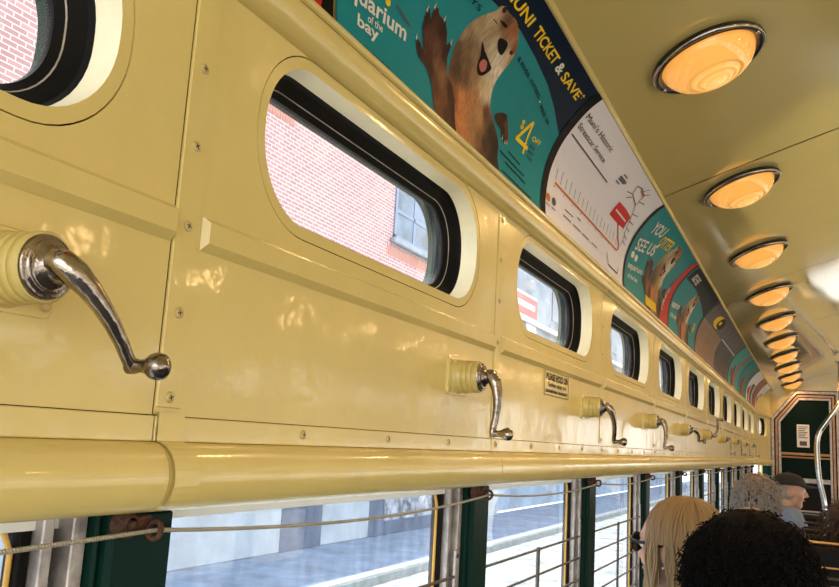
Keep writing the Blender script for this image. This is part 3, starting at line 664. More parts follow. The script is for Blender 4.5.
# route map card
c2 = card(1.412, 2.122, 'paper', 'white route map card headed Muni\u2019s Historic Streetcar Service', border=.022)
fit(c2, 'ink_black', 'Muni\u2019s Historic', (1.4245, .2097), (1.6249, .2122), .0122, .0)
fit(c2, 'ink_black', 'Streetcar Service', (1.424, .1880), (1.6326, .1880), .0118, .0)
lines(c2, 'ink_grey', [((1.424, .172), (1.72, .1715))], .0028, 4, 'small_print')
route = [(1.4526, .0825), (1.72, .082), (2.005, .0800)]
lines(c2, 'ink_orange', list(zip(route[:-1], route[1:])), .0042, 4, 'route_line')
sg = [((1.452 + i * .0328, .088), (1.4465 + i * .0325, .112 if i % 2 else .108)) for i in range(17)]
lines(c2, 'ink_grey', sg, .0022, 4, 'stop_names')
lines(c2, 'ink_red', [((1.452 + i * .0328, .078), (1.4525 + i * .0328, .0735)) for i in range(0, 17, 2)], .003, 4, 'stop_marks')
art(c2, 'red_flag', 'ink_red', [(1.8462, .1301), (1.8597, .1682), (1.93, .170), (1.9935, .1665), (1.995, .134), (1.93, .131)], 4)
lines(c2, 'ink_red', [((1.930, .134), (2.008, .094)), ((2.008, .094), (2.0085, .083))], .005, 4, 'flag_stem')
lines(c2, 'ink_white', [((1.868, .150), (1.978, .150))], .0045, 5, 'flag_lettering')
lines(c2, 'ink_grey', [((2.012, .082), (2.028, .112)), ((2.028, .112), (2.005, .160)), ((2.005, .160), (1.965, .1935)), ((1.965, .1935), (1.965, .222)), ((1.965, .222), (1.915, .228)), ((1.915, .228), (1.880, .222)), ((1.880, .222), (1.895, .203)), ((1.895, .203), (1.965, .1935))], .0028, 4, 'waterfront_loop')
lines(c2, 'ink_grey', [((2.028, .112), (2.06, .108)), ((2.022, .125), (2.056, .122)), ((2.012, .142), (2.05, .141)), ((2.0, .158), (2.045, .160)), ((1.99, .175), (2.035, .182)), ((1.965, .205), (2.01, .212)), ((1.955, .222), (1.985, .236)), ((1.935, .226), (1.955, .243)), ((1.895, .203), (1.855, .196)), ((1.905, .197), (1.875, .186))], .0022, 4, 'branch_names')
lines(c2, 'ink_orange', [((1.965, .1965), (1.961, .220)), ((1.958, .2195), (1.915, .2245))], .003, 5, 'loop_line')
lines(c2, 'ink_grey', [((1.758, .204), (1.815, .205)), ((1.758, .2005), (1.815, .2015)), ((1.758, .197), (1.806, .198)), ((1.768, .212), (1.80, .2125)), ((1.755, .190), (1.785, .1905))], .0028, 4, 'small_print')
for (a, b_, mt) in ((1.427, .0470, 'ink_orange'), (1.464, .0490, 'ink_grey')):
    art(c2, 'round_symbol', mt, [(a + .013 * math.cos(t), b_ + .0075 * math.sin(t)) for t in [math.pi * i / 8 for i in range(16)]], 4); lines(c2, 'ink_grey', [((a - .012, b_ - .0135), (a + .012, b_ - .0135))], .002, 4, 'small_print')
lines(c2, 'ink_grey', [((1.54 + .075 * i, .0425), (1.59 + .075 * i, .0425)) for i in range(4)] + [((1.54, .055), (1.60, .056)), ((1.63, .0635), (1.66, .0635))], .0026, 4, 'legend')
lines(c2, 'ink_red', [((1.533 + .075 * i, .044), (1.538 + .075 * i, .040)) for i in range(3)], .004, 5, 'legend_marks')
lines(c2, 'ink_black', [((1.9138, .0543), (1.935, .030)), ((1.935, .030), (2.035, .029)), ((2.035, .029), (2.047, .047))], .0032, 4, 'city_outline')
# second aquarium card, with red band
c3 = card(2.122, 2.855, 'teal', 'teal card with a brown otter and red curved band, right of the route map', border=.022)
sh = lambda p: (2.17 + (p[0] - .84) * 1.02, p[1] * .93)
fit(c3, 'ink_white', 'SEE US', (2.163, .122), (2.36, .150), .034, .02)
fit(c3, 'ink_white', 'YOU', (2.195, .185), (2.315, .200), .034, .02)
fit(c3, 'ink_yellow', 'OTTER', (2.335, .180), (2.47, .195), .034, .02)
fit(c3, 'ink_white', 'aquarium', (2.15, .070), (2.33, .085), .017, .015); fit(c3, 'ink_white', 'of the bay', (2.16, .045), (2.29, .055), .013, .01)
for q_ in (2.17, 2.215): art(c3, 'white_mark', 'ink_white', [(q_ + .018 * math.cos(a), .108 + .009 * math.sin(a)) for a in [math.pi * i / 6 for i in range(12)]], 3)
otter(c3, lambda p: (2.36 + (p[0] - .86) * 1.15, p[1] * 1.15), .003)
art(c3, 'red_band', 'red_card', [(2.655, 0.001), (2.70, .06), (2.745, .12), (2.775, .18), (2.79, .2546), (2.833, .2546), (2.833, .0005)], 5)
art(c3, 'price_patch', 'ink_yellow', [(2.43, .018), (2.42, .045), (2.60, .048), (2.61, .022)], 5)
fit(c3, 'ink_white', 'FREE', (2.715, .045), (2.765, .125), .022, .01, 6)
c4 = card(2.855, 3.572, 'teal', 'second teal card with a brown otter, navy at its upper edge', border=.022)
art(c4, 'navy_band', 'navy', [(2.875, .2546), (2.875, .195), (3.1, .20), (3.35, .185), (3.548, .16), (3.548, .2546)], 0)
lettering(c4, 'ink_white', 'RIDE FREE', 2.93, .208, 1, 0, .036, .75, .0012); fit(c4, 'ink_white', 'aquarium', (2.88, .09), (3.03, .10), .024, .015); fit(c4, 'ink_white', 'of the bay', (2.885, .055), (3.02, .062), .018, .01)
otter(c4, lambda p: (3.03 + (p[0] - .86) * 1.1, p[1] * .96), .004); lettering(c4, 'ink_yellow', '$4', 3.43, .08, 1, 0, .05, .8, .002)
c5 = card(3.572, 4.29, 'tan_print', 'tan card of small brick-like print with a yellow emblem', border=0)
lines(c5, 'ink_grey', [((3.6, .012 + .012 * i), (4.25, .012 + .012 * i)) for i in range(12)], .002, 1, 'small_print')
art(c5, 'grey_field', 'grey_print', [(3.572, .165), (3.572, .2546), (4.29, .2546), (4.29, .165)], 1)
art(c5, 'yellow_emblem', 'ink_yellow', smooth2([(3.80, .185), (3.82, .22), (3.93, .232), (4.02, .225), (4.03, .19), (3.93, .172)], 3), 2); art(c5, 'dark_emblem', 'ink_black', smooth2([(3.90, .19), (3.92, .225), (4.0, .232), (4.08, .215), (4.06, .185), (3.97, .18)], 3), 3); art(c5, 'emblem_centre', 'ink_yellow', smooth2([(3.93, .20), (3.95, .215), (3.99, .21), (3.98, .195)], 3), 4)
c6 = card(4.29, 5.06, 'grey_print', 'dark grey pinstriped card behind the tan card', border=.03)
lines(c6, 'ink_black', [((4.32 + .03 * i, .004), (4.32 + .03 * i, .16)) for i in range(22)], .006, 1, 'pinstripes'); lines(c6, 'ink_white', [((4.30, .168), (5.02, .168))], .004, 2, 'rule')
YC = [5.06, 5.80, 6.50, 7.15, 7.62, 8.2]
far = [('sea', 'sea green card with a thin red arc, first past the grey pinstriped card'), ('teal', 'teal card with a red edge, second past the grey pinstriped card'), ('paper', 'pale grey card with dark print near the rear bulkhead'), ('tan_print', 'brownish card, second to last before the bulkhead'), ('paper', 'last pale card before the bulkhead')]
for i, (mt, lb) in enumerate(far):
    a, b_ = YC[i], YC[i + 1]; cc = card(a, b_, mt, lb, border=.03)
    if mt != 'paper': art(cc, 'red_arc', 'red_card', [(a + .42 * (b_ - a), .002), (a + .5 * (b_ - a), .12), (a + .66 * (b_ - a), .25), (a + .75 * (b_ - a), .25), (a + .6 * (b_ - a), .12), (a + .53 * (b_ - a), .002)], 2)
    else: art(cc, 'dark_field', 'ink_grey', [(a + .5 * (b_ - a), .002), (a + .5 * (b_ - a), .16), (a + .85 * (b_ - a), .16), (a + .85 * (b_ - a), .002)], 2)
    art(cc, 'print_block', 'ink_grey' if mt != 'paper' else 'ink_red', [(a + .12 * (b_ - a), .06), (a + .12 * (b_ - a), .11), (a + .34 * (b_ - a), .11), (a + .34 * (b_ - a), .06)], 3)
    art(cc, 'print_figure', 'fur', smooth2([(a + .25 * (b_ - a), .003), (a + .26 * (b_ - a), .10), (a + .34 * (b_ - a), .14), (a + .42 * (b_ - a), .12), (a + .40 * (b_ - a), .003)], 3), 1)

# ------------------------------------------------------------------ ceiling lamps
def lampglass():
    m = bpy.data.materials.new('amber_lamp_glass'); m.use_nodes = True; n = m.node_tree.nodes; l = m.node_tree.links; b = n['Principled BSDF']
    b.inputs['Base Color'].default_value = (.70, .32, .07, 1); b.inputs['Roughness'].default_value = .15; b.inputs['Coat Weight'].default_value = .6
    tc = n.new('ShaderNodeTexCoord'); vl = n.new('ShaderNodeVectorMath'); vl.operation = 'LENGTH'; mp = n.new('ShaderNodeMapping'); mp.inputs['Scale'].default_value = (1, 1, 0)
    cr = n.new('ShaderNodeValToRGB'); e = cr.color_ramp.elements; e[0].position = .0; e[0].color = (1.0, .72, .28, 1); e[1].position = 1; e[1].color = (.84, .36, .07, 1)
    
    for p_, c_ in ((.10, (1, .66, .22, 1)), (.20, (.95, .50, .12, 1)), (.27, (1, .64, .20, 1)), (.35, (.74, .34, .06, 1)), (.42, (1, .58, .17, 1)), (.53, (.62, .27, .045, 1)), (.60, (.88, .40, .09, 1))):  # darker stops at the glass grooves: ring shading put into the glow
        x = cr.color_ramp.elements.new(p_); x.color = c_
    ml = n.new('ShaderNodeMath'); ml.operation = 'MULTIPLY'; ml.inputs[1].default_value = 1 / .082
    l.new(tc.outputs['Object'], mp.inputs[0]); l.new(mp.outputs[0], vl.inputs[0]); l.new(vl.outputs['Value'], ml.inputs[0]); l.new(ml.outputs[0], cr.inputs[0]); l.new(cr.outputs[0], b.inputs['Emission Color'])
    b.inputs['Emission Strength'].default_value = .56
    return m
M['lamp'] = lampglass()
cx_, cz_ = .2855, .7150; sl_ = math.atan2(.765 - .685, .426 - .2)
LP = .763
lamp = empty('ceiling_lamp', (cx_, 1.432, cz_)); lamp.scale = (1.04, 1.04, 1.04); lamp.rotation_euler = (0, -sl_, 0)
# local frame: +z into the ceiling
b = MB(); b.lathe([(.001, .090), (-.004, .0945), (-.009, .0945), (-.0125, .091), (-.0135, .0865), (-.011, .083), (-.0085, .0790), (-.004, .0775)], axis=(0, 0, 1), n=56); b.build('rim', 'dark_metal', lamp, local=True)
b = MB(); b.lathe([(-.0085, .0948), (-.0115, .0935), (-.0128, .0905), (-.0125, .0903), (-.0112, .0930), (-.0085, .0942)], axis=(0, 0, 1), n=56); b.build('rim_bead', 'chrome_bright', lamp, local=True)
pr = [(-.004, .0785), (-.014, .0772), (-.025, .0722), (-.0345, .0655), (-.0425, .0565), (-.0470, .0480), (-.0480, .0450), (-.0455, .0430), (-.0472, .0400), (-.0520, .0370), (-.0540, .0330), (-.0515, .0305), (-.0530, .0275), (-.0565, .0250), (-.0575, .0215), (-.0555, .0190), (-.0565, .0160), (-.0590, .0130), (-.0605, .0080), (-.0610, 0.0)]
pr = [(t * .86, q) for t, q in pr]
b = MB(); b.lathe(pr, axis=(0, 0, 1), n=56); b.build('glass_dome', 'lamp', lamp, local=True)
for a in (-20, 160):
    b = MB(); aa = math.radians(a); b.lathe([(-.010, .004), (-.0145, .0038), (-.0160, .0022), (-.0160, 0)], (.087 * math.cos(aa), .087 * math.sin(aa), 0), (0, 0, 1), 12); b.build('screw', 'chrome_bright', lamp, local=True)
LL = ['nearest and largest amber ceiling lamp, at the top right', 'second amber ceiling lamp from the camera', 'third amber ceiling lamp from the camera', 'fourth amber ceiling lamp from the camera', 'fifth amber ceiling lamp from the camera', 'sixth amber ceiling lamp from the camera', 'seventh amber ceiling lamp, fourth from the far end', 'third from the far end of the amber ceiling lamps', 'second to last amber ceiling lamp, far down the row', 'last amber ceiling lamp, above the rear doorway']
def lamp_light(root, name):
    ld = bpy.data.lights.new(name, 'AREA'); ld.shape = 'DISK'; ld.size = .09; ld.energy = .95; ld.color = (1, .62, .28)
    lo = bpy.data.objects.new(name, ld); COL.objects.link(lo); lo.parent = root; lo.location = (0, 0, -.0545); lo['_w'] = (0., 0., 0.)
for i in range(10):
    o = lamp if i == 0 else copy_tree(lamp)
    o.location = (cx_, 1.432 + LP * i, cz_ + Z); tag(o, LL[i], 'ceiling lamp', 'row of amber ceiling lamps')
for i in range(10): lamp_light([o for o in S.objects if o.name.startswith('ceiling_lamp')][i], 'bulb')
for i in range(-1, 10):      # the row over the other side of the aisle
    o = copy_tree(lamp); o.location = (WX - cx_, 1.432 + LP * i, cz_ + Z); o.rotation_euler = (0, sl_, 0); tag(o, 'amber lamp of the row over the right-hand seats', 'ceiling lamp', 'amber ceiling lamps over the right-hand seats')

# ------------------------------------------------------------------ rear doorway partition, hand rails
pt = empty('door_1', (.36, YE, -1.36)); pt['kind'] = 'structure'
def frame_poly(o, i, y0, y1):                      # ring between two same-length outlines, with depth
    n = len(o); mb = MB()
    for (l, yy) in ((o, y0), (i, y0)): pass
    V = [(x, y0, z) for x, z in o] + [(x, y0, z) for x, z in i] + [(x, y1, z) for x, z in o] + [(x, y1, z) for x, z in i]
    F = []
    for k in range(n - 1):
        F += [(k, k + 1, n + k + 1, n + k), (2 * n + k, k, n + k, 3 * n + k)[::1] if k == 0 else (k, k, k) and (2 * n + k, 2 * n + k + 1, k + 1, k), (n + k, n + k + 1, 3 * n + k + 1, 3 * n + k)]
    F = [q for q in F if len(set(q)) == len(q)]
    mb.add(V, F); return mb
def off_poly(d): return [(.100 + d, -1.36), (.100 + d, .405 - d * .4), (.312 + d * .35, .655 - d), (.66 - d, .655 - d), (.66 - d, -1.36)]
for a, b_, mt, y0 in ((0, .022, 'alu', YE - .035), (.022, .034, 'black', YE - .02), (.034, .052, 'wood', YE - .03), (.052, .060, 'black', YE - .015), (.060, .078, 'alu', YE - .028)):
    o1, i1 = off_poly(a), off_poly(b_); frame_poly(o1, i1, y0, YE).build('door_frame', mt, pt)
pl = MB(); q = off_poly(.075); pl.poly([(x, YE - .004, z) for x, z in q]); pl.build('door_leaf', 'door_green', pt)
for z0, z1, y0 in ((.078, .100, YE - .03), (.052, .066, YE - .022), (-.165, -.125, YE - .022), (-.44, -.405, YE - .022)):
    b = MB(); b.cbox(.178, .585, y0, YE - .004, z0, z1, .003); b.build('rail', 'wood' if z0 > 0 else 'alu', pt)
b = MB(); b.cbox(.158, .180, YE - .02, YE - .004, -1.36, .10, .003); b.build('stile', 'alu', pt)
b = MB(); b.poly([(.18, YE - .0055, -.405), (.58, YE - .0055, -.405), (.58, YE - .0055, -.165), (.18, YE - .0055, -.165)]); b.build('lower_glass', 'black', pt)
nt_ = empty('paper_notice', (.365, YE - .012, .25)); tag(nt_, 'small white paper notice on the dark panel of the rear doorway', 'notice')
b = MB(); b.cbox(-.052, .052, -.003, .0, -.10, .105, .0008); b.build('sheet', 'paper', nt_, local=True)
b = MB()
for i in range(7): b.box(-.040, .036 - .01 * (i % 3), -.0040, -.0030, .080 - .016 * i, .087 - .016 * i)
b.box(-.03, .03, -.004, -.003, -.085, -.045); b.build('print', 'ink_grey', nt_, local=True)
b = MB(); b.box(.0, .72, YE + .03, YE + .06, -1.36, .80); b.box(.03, .10, YE - .26, YE + .02, -1.36, -.03); b.build('door_backing', 'green', pt)
ps = MB(); ps.cbox(.0, .022, 8.0, 8.05, -1.36, .40, .004); o = ps.build('trim_40', 'alu'); o['kind'] = 'structure'
def rail_thing(name, pts, rad, label):
    t = empty(name, pts[-1]); tag(t, label, 'hand rail', None)
    b = MB(); f_ = []
    P3 = [Vector(p) for p in pts]; Q = [2 * P3[0] - P3[1]] + P3 + [2 * P3[-1] - P3[-2]]
    for i in range(1, len(Q) - 2):
        for j in range(6):
            s = j / 6; a_, b2, c_, d_ = Q[i - 1], Q[i], Q[i + 1], Q[i + 2]
            f_.append(.5 * ((2 * b2) + (c_ - a_) * s + (2 * a_ - 5 * b2 + 4 * c_ - d_) * s * s + (3 * b2 - a_ - 3 * c_ + d_) * s ** 3))
    f_.append(P3[-1]); b.tube(f_, rad, 14); b.build('tube', 'chrome_bright', t)
    b = MB(); b.lathe([(0, rad * 2.2), (.012, rad * 2.0), (.018, rad * 1.2)], f_[-1], (0, 0, 1), 18); b.build('floor_flange', 'chrome_bright', t)
    b = MB(); d0 = (f_[0] - f_[1]).normalized(); b.lathe([(0, rad * 2.2), (.012, rad * 2.0), (.018, rad * 1.2)], f_[0], -d0, 18); b.build('ceiling_flange', 'chrome_bright', t)
    return t
rail_thing('hand_rail', [(.85, 6, .85), (.72, 6, .60), (.597, 6, .394), (.51, 6, .265), (.480, 6, .215), (.466, 6, .15), (.465, 6, .07), (.474, 6, -.08), (.505, 6, -.29), (.51, 6, -.8), (.51, 6, -1.36)], .0165, 'bent chrome hand rail in front of the rear doorway, slanting up to the ceiling')
rail_thing('stanchion', [(.640, 7.2, .80), (.640, 7.2, .3), (.640, 7.2, -.4), (.640, 7.2, -1.36)], .014, 'straight chrome pole at the right edge of the rear doorway')

# ------------------------------------------------------------------ bench seats
def bench(y, x0=.06, x1=.84, brass=False):
    t = empty('bench_seat', ((x0 + x1) / 2, y, -1.36)); xm = (x1 - x0) / 2; zt = .985
    b = MB(); b.cbox(-xm, xm, -.01, .44, .34, .425, .02); b.build('seat_cushion', 'leather', t, local=True)
    b = MB(); b.cbox(-xm, xm, -.06, .0, .42, zt, .018); bk = b.build('backrest', 'leather', t, local=True)
    mt = 'brass' if brass else 'dark_metal'
    b = MB(); b.tube([(-xm, -.03, .50), (-xm, -.03, zt + .012), (-xm + .02, -.03, zt + .022), (xm - .02, -.03, zt + .022), (xm, -.03, zt + .012), (xm, -.03, .50)], .007, 10); b.build('top_rail', mt, t, local=True)
    b = MB(); b.tube([(-xm, -.066, zt - .09), (xm, -.066, zt - .09)], .005, 8); b.build('rear_rail', mt, t, local=True)
    for sx in (-1, 1):
        for yy in (.04, .38):
            b = MB(); b.tube([(sx * (xm - .05), yy, 0), (sx * (xm - .05), yy, .345)], .016, 10); b.build('leg', 'alu', t, local=True)
    return t
SY = [2.02, 2.80, 3.58, 4.36, 5.14, 5.92, 6.75]
SL = {3: 'black bench with a brass rail, nearest one showing at the lower right'}

# ------------------------------------------------------------------ passengers
def capsule(mb, a, b, ra, rb, n=16):
    a, b = Vector(a), Vector(b); d = (b - a); L = d.length; pr = []
    for i in range(7): t = math.pi / 2 * i / 6; pr.append((-ra * math.cos(t), ra * math.sin(t)))
    for i in range(1, 7): t = math.pi / 2 * (1 - i / 6); pr.append((L + rb * math.cos(t) * 1, rb * math.sin(t))) if i == 6 else None
    pr = [(-ra * math.cos(math.pi / 2 * i / 6), ra * math.sin(math.pi / 2 * i / 6)) for i in range(7)] + [(L + rb * math.sin(math.pi / 2 * i / 6), rb * math.cos(math.pi / 2 * i / 6)) for i in range(7)]
    mb.lathe(pr, a, d, n)
def remesh(mb, name, mt, parent, vox, smooth=6, fac=.5):
    me = bpy.data.meshes.new('tmp'); me.from_pydata(mb.v, [], mb.f); ob = bpy.data.objects.new('tmp', me); COL.objects.link(ob)
    md = ob.modifiers.new('r', 'REMESH'); md.mode = 'VOXEL'; md.voxel_size = vox; md.use_smooth_shade = True
    if smooth: ms = ob.modifiers.new('s', 'SMOOTH'); ms.factor = fac; ms.iterations = smooth
    dg = bpy.context.evaluated_depsgraph_get(); m2 = bpy.data.meshes.new_from_object(ob.evaluated_get(dg)); m2.name = name
    bpy.data.objects.remove(ob); bpy.data.meshes.remove(me)
    m2.polygons.foreach_set('use_smooth', [True] * len(m2.polygons)); m2.materials.clear()
    m2.materials.append(M[mt]); o = bpy.data.objects.new(name, m2); COL.objects.link(o); o.parent = parent; o['_w'] = (0., 0., 0.)
    return o
M['skin'] = mat('skin', (.55, .30, .20), .5, vary=.1, vscale=20); M['skin_dark'] = mat('dark_brown_skin', (.30, .16, .10), .5)  # second skin is one even, darker brown for the black-haired passenger
M['lips'] = mat('lips', (.45, .16, .13), .45); M['eye_white'] = mat('eye_white', (.8, .78, .74), .25); M['iris'] = mat('iris', (.05, .03, .02), .2)
for nme, c, ro in (('hair_blonde', (.30, .20, .10), .42), ('hair_blonde_dark', (.12, .075, .04), .45), ('hair_blonde_light', (.50, .38, .23), .4), ('hair_black', (.0035, .003, .003), .75), ('hair_grey', (.30, .26, .22), .6), ('hair_grey_light', (.62, .59, .55), .6), ('hair_grey_dark', (.13, .085, .055), .6), ('hair_brown', (.055, .025, .014), .5)): M[nme] = mat(nme, c, ro, spec=.1 if 'black' in nme else .35)
M['shirt_plaid'] = None
def plaid():
    m = mat('pale_blue_checked_cotton', (.62, .72, .85), .8); n = m.node_tree.nodes; l = m.node_tree.links; b = n['Principled BSDF']
    tc = n.new('ShaderNodeTexCoord'); ck = n.new('ShaderNodeTexChecker'); ck.inputs['Scale'].default_value = 26; ck.inputs['Color1'].default_value = (.75, .82, .9, 1); ck.inputs['Color2'].default_value = (.32, .45, .66, 1)
    l.new(tc.outputs['Object'], ck.inputs[0]); l.new(ck.outputs[0], b.inputs['Base Color']); return m
M['shirt_plaid'] = plaid()
M['shirt_blue'] = mat('grey_blue_cotton', (.20, .24, .32), .85, bump=.3, bscale=30, vary=.15, vscale=12); M['coat_black'] = mat('black_coat', (.012, .012, .014), .8); M['shirt_dark'] = mat('dark_brown_jacket', (.05, .03, .025), .8)
M['cap'] = mat('black_cap', (.014, .013, .014), .8, bump=.2, bscale=80); M['trousers'] = mat('dark_trousers', (.03, .035, .05), .85); M['frame_dark'] = mat('dark_tortoise', (.02, .012, .010), .4, spec=.2); M['lens'] = mat('dark_lens', (.02, .015, .012), .08, coat=1)
def bake_curve(cu, name, parent):
    tmp = bpy.data.objects.new('tmp', cu); COL.objects.link(tmp); dg = bpy.context.evaluated_depsgraph_get()
    me = bpy.data.meshes.new_from_object(tmp.evaluated_get(dg)); me.name = name; bpy.data.objects.remove(tmp); bpy.data.curves.remove(cu)
    o = bpy.data.objects.new(name, me); COL.objects.link(o); o.parent = parent; o['_w'] = (0., 0., 0.); return o
def curl_hair(name, mts, parent, c, rad, n, length, rr, seed, coil=.010, turns=3, zmin=-1, zsq=1.0, front=None):
    rnd = random.Random(seed); cu = bpy.data.curves.new(name, 'CURVE'); cu.dimensions = '3D'; cu.bevel_depth = rr; cu.bevel_resolution = 1; cu.use_fill_caps = True
    for i in range(n):
        while True:
            d = Vector((rnd.gauss(0, 1), rnd.gauss(0, 1), rnd.gauss(0, 1))).normalized()
            if d.z > zmin and not (front is not None and d.dot(front) > .55 and d.z < .45): break
        p0 = Vector(c) + Vector((d.x * rad[0], d.y * rad[1], d.z * rad[2])) * .90
        g = (d * .8 + Vector((0, 0, -.45)) + Vector((rnd.uniform(-.5, .5), rnd.uniform(-.5, .5), rnd.uniform(-.3, .4)))).normalized()
        a = g.orthogonal().normalized(); b = g.cross(a); ph = rnd.uniform(0, 6.28); K = 14; L = length * rnd.uniform(.6, 1.3); s = cu.splines.new('POLY'); s.points.add(K - 1)
        for k in range(K):
            t = k / (K - 1); th = ph + turns * 2 * math.pi * t; q = p0 + g * L * t + (a * math.cos(th) + b * math.sin(th)) * coil * (.4 + .6 * t) + Vector((0, 0, -.3 * L * t * t))
            s.points[k].co = (q.x, q.y, q.z, 1); s.points[k].radius = 1 - .5 * t
        s.material_index = rnd.randrange(len(mts))
    for x in mts: cu.materials.append(M[x])
    return bake_curve(cu, name, parent)
def person(head, face_deg, skin, shirt, label, hs=.105, arm_up=False, torso_deg=None, lean=0.0, neck=.168, back=(0, 0)):
    """head: centre of the head (reference frame); face_deg: heading of the face, 90 = forwards (+y), 180 = to the windows"""
    hx, hy, hz = head; t = empty('person', (hx, hy, -.93)); tag(t, label, 'person'); H = Vector((0, 0, hz + .93))
    fd = Vector((math.cos(math.radians(face_deg)), math.sin(math.radians(face_deg)), 0)); sd = Vector((-fd.y, fd.x, 0)); k = hs / .105
    td = math.radians(torso_deg if torso_deg is not None else 90); bf = Vector((math.cos(td), math.sin(td), 0)); bs = Vector((-bf.y, bf.x, 0)); upv = Vector((0, 0, 1))
    b = MB()
    R = Matrix((fd, sd, upv)).transposed()
    b.sphere(H + upv * .018 * k, .092 * k, .074 * k, .088 * k, 14, R)                # skull
    b.sphere(H + fd * .022 * k - upv * .038 * k, .062 * k, .056 * k, .070 * k, 12, R)  # face
    capsule(b, H + fd * .055 * k - upv * .094 * k, H + fd * .062 * k - upv * .088 * k, .022 * k, .018 * k)      # chin
    capsule(b, H + fd * .090 * k + upv * .004 * k, H + fd * .102 * k - upv * .030 * k, .008 * k, .0135 * k)     # nose
    capsule(b, H + fd * .078 * k + upv * .020 * k - sd * .034 * k, H + fd * .078 * k + upv * .020 * k + sd * .034 * k, .012 * k, .012 * k)  # brow
    for s in (-1, 1):
        b.sphere(H + sd * s * .074 * k - fd * .008 * k - upv * .012 * k, .017 * k, .009 * k, .029 * k, 10, R)   # ears
        b.sphere(H + sd * s * .040 * k + fd * .056 * k - upv * .030 * k, .024 * k, .022 * k, .024 * k, 8, R)    # cheeks
    nb = H - upv * neck * k - bf * .025 + Vector((lean + back[0], back[1], 0))
    capsule(b, H - upv * .06 * k - fd * .015 * k, nb, .050 * k, .060 * k)
    sh = nb - upv * .038
    hip = Vector((lean, 0, .10)) - bf * .05; 
    def torso(b, g):
        capsule(b, sh - bs * .125 * k + upv * .0, sh + bs * .125 * k, .062 * k + g, .062 * k + g)
        b.sphere((sh * .62 + hip * .38) , .115 * k + g, .165 * k + g, .20, 12, Matrix((bf, bs, upv)).transposed())
        b.sphere(hip + upv * .05, .13 + g, .165 + g, .16, 12, Matrix((bf, bs, upv)).transposed())
        capsule(b, nb - upv * .01, sh - upv * .02, .058 * k + g * .6, .09 * k + g)
    torso(b, 0)
    knees = []
    for s in (-1, 1):
        shp = sh + bs * s * .158 * k - upv * .012
        if arm_up and s == -1: el = shp + bf * .10 - upv * .20 + bs * s * .05; wr = el + bf * .15 + upv * .055 - bs * s * .03
        else: el = shp - upv * .235 + bs * s * .03 + bf * .03; wr = el + bf * .19 - upv * .05 - bs * s * .09
        capsule(b, shp, el, .045 * k, .036 * k); capsule(b, el, wr, .035 * k, .025 * k)
        fdv = (wr - el).normalized(); side_ = fdv.cross(upv).normalized(); dn = side_.cross(fdv).normalized()
        b.sphere(wr + fdv * .04, .026, .026, .022, 8)
        b.sphere(wr + fdv * .055, .030, .030, .018, 8)
        for i, ln in enumerate((.050, .058, .054, .042)):
            rt = wr + fdv * .07 + side_ * (i - 1.5) * .0155; m1 = rt + fdv * ln * .55 - dn * .006; capsule(b, rt - fdv * .02, m1, .0085, .0080, 8); capsule(b, m1, m1 + fdv * ln * .35 - dn * ln * .45, .0080, .0070, 8)
        rt = wr + fdv * .03 - side_ * s * .026; capsule(b, rt, rt + fdv * .03 - side_ * s * .022 - dn * .008, .0100, .0085, 8)
        kn = hip + bs * s * .095 + bf * .40 + upv * .02; an = kn - upv * .42 + bf * .03
        capsule(b, hip + bs * s * .085 + upv * .01, kn, .082, .058); capsule(b, kn, an, .055, .038); capsule(b, an + bf * .0 - upv * .02, an + bf * .15 - upv * .035, .036, .030)
        knees.append((kn, an, shp, el, wr))
    body = remesh(b, 'body', skin, t, .0085, 4)
    g = MB(); torso(g, .012)
    for s, (kn, an, shp, el, wr) in zip((-1, 1), knees): capsule(g, shp, el, .055 * k, .049 * k); capsule(g, el, el.lerp(wr, .15 if arm_up else .9), .047 * k, .036 * k)
    remesh(g, 'shirt', shirt, t, .010, 5)
    g = MB(); g.sphere(hip + upv * .03, .135, .172, .13, 12, Matrix((bf, bs, upv)).transposed())
    for s, (kn, an, *_r) in zip((-1, 1), knees): capsule(g, hip + bs * s * .085 + upv * .01, kn, .092, .068); capsule(g, kn, an, .065, .050)
    remesh(g, 'trousers', 'trousers', t, .012, 4)
    for s, (kn, an, *_r) in zip((-1, 1), knees):
        g = MB(); capsule(g, an + bf * .0 - upv * .015, an + bf * .155 - upv * .032, .044, .036); remesh(g, 'shoe', 'leather', t, .009, 2)
        e = MB(); e.sphere(H + fd * .0785 * k + sd * s * .030 * k + upv * .002 * k, .0115 * k, n=8); eo = e.build('eye', 'eye_white', t, local=True)
        e = MB(); e.sphere(H + fd * .0865 * k + sd * s * .030 * k + upv * .002 * k, .0052 * k, n=6); e.build('iris', 'iris', eo, local=True)
    e = MB(); capsule(e, H + fd * .083 * k - upv * .058 * k - sd * .018 * k, H + fd * .083 * k - upv * .058 * k + sd * .018 * k, .0055 * k, .0055 * k, 8); e.build('lips', 'lips', t, local=True)
    return t, H, fd, sd, k
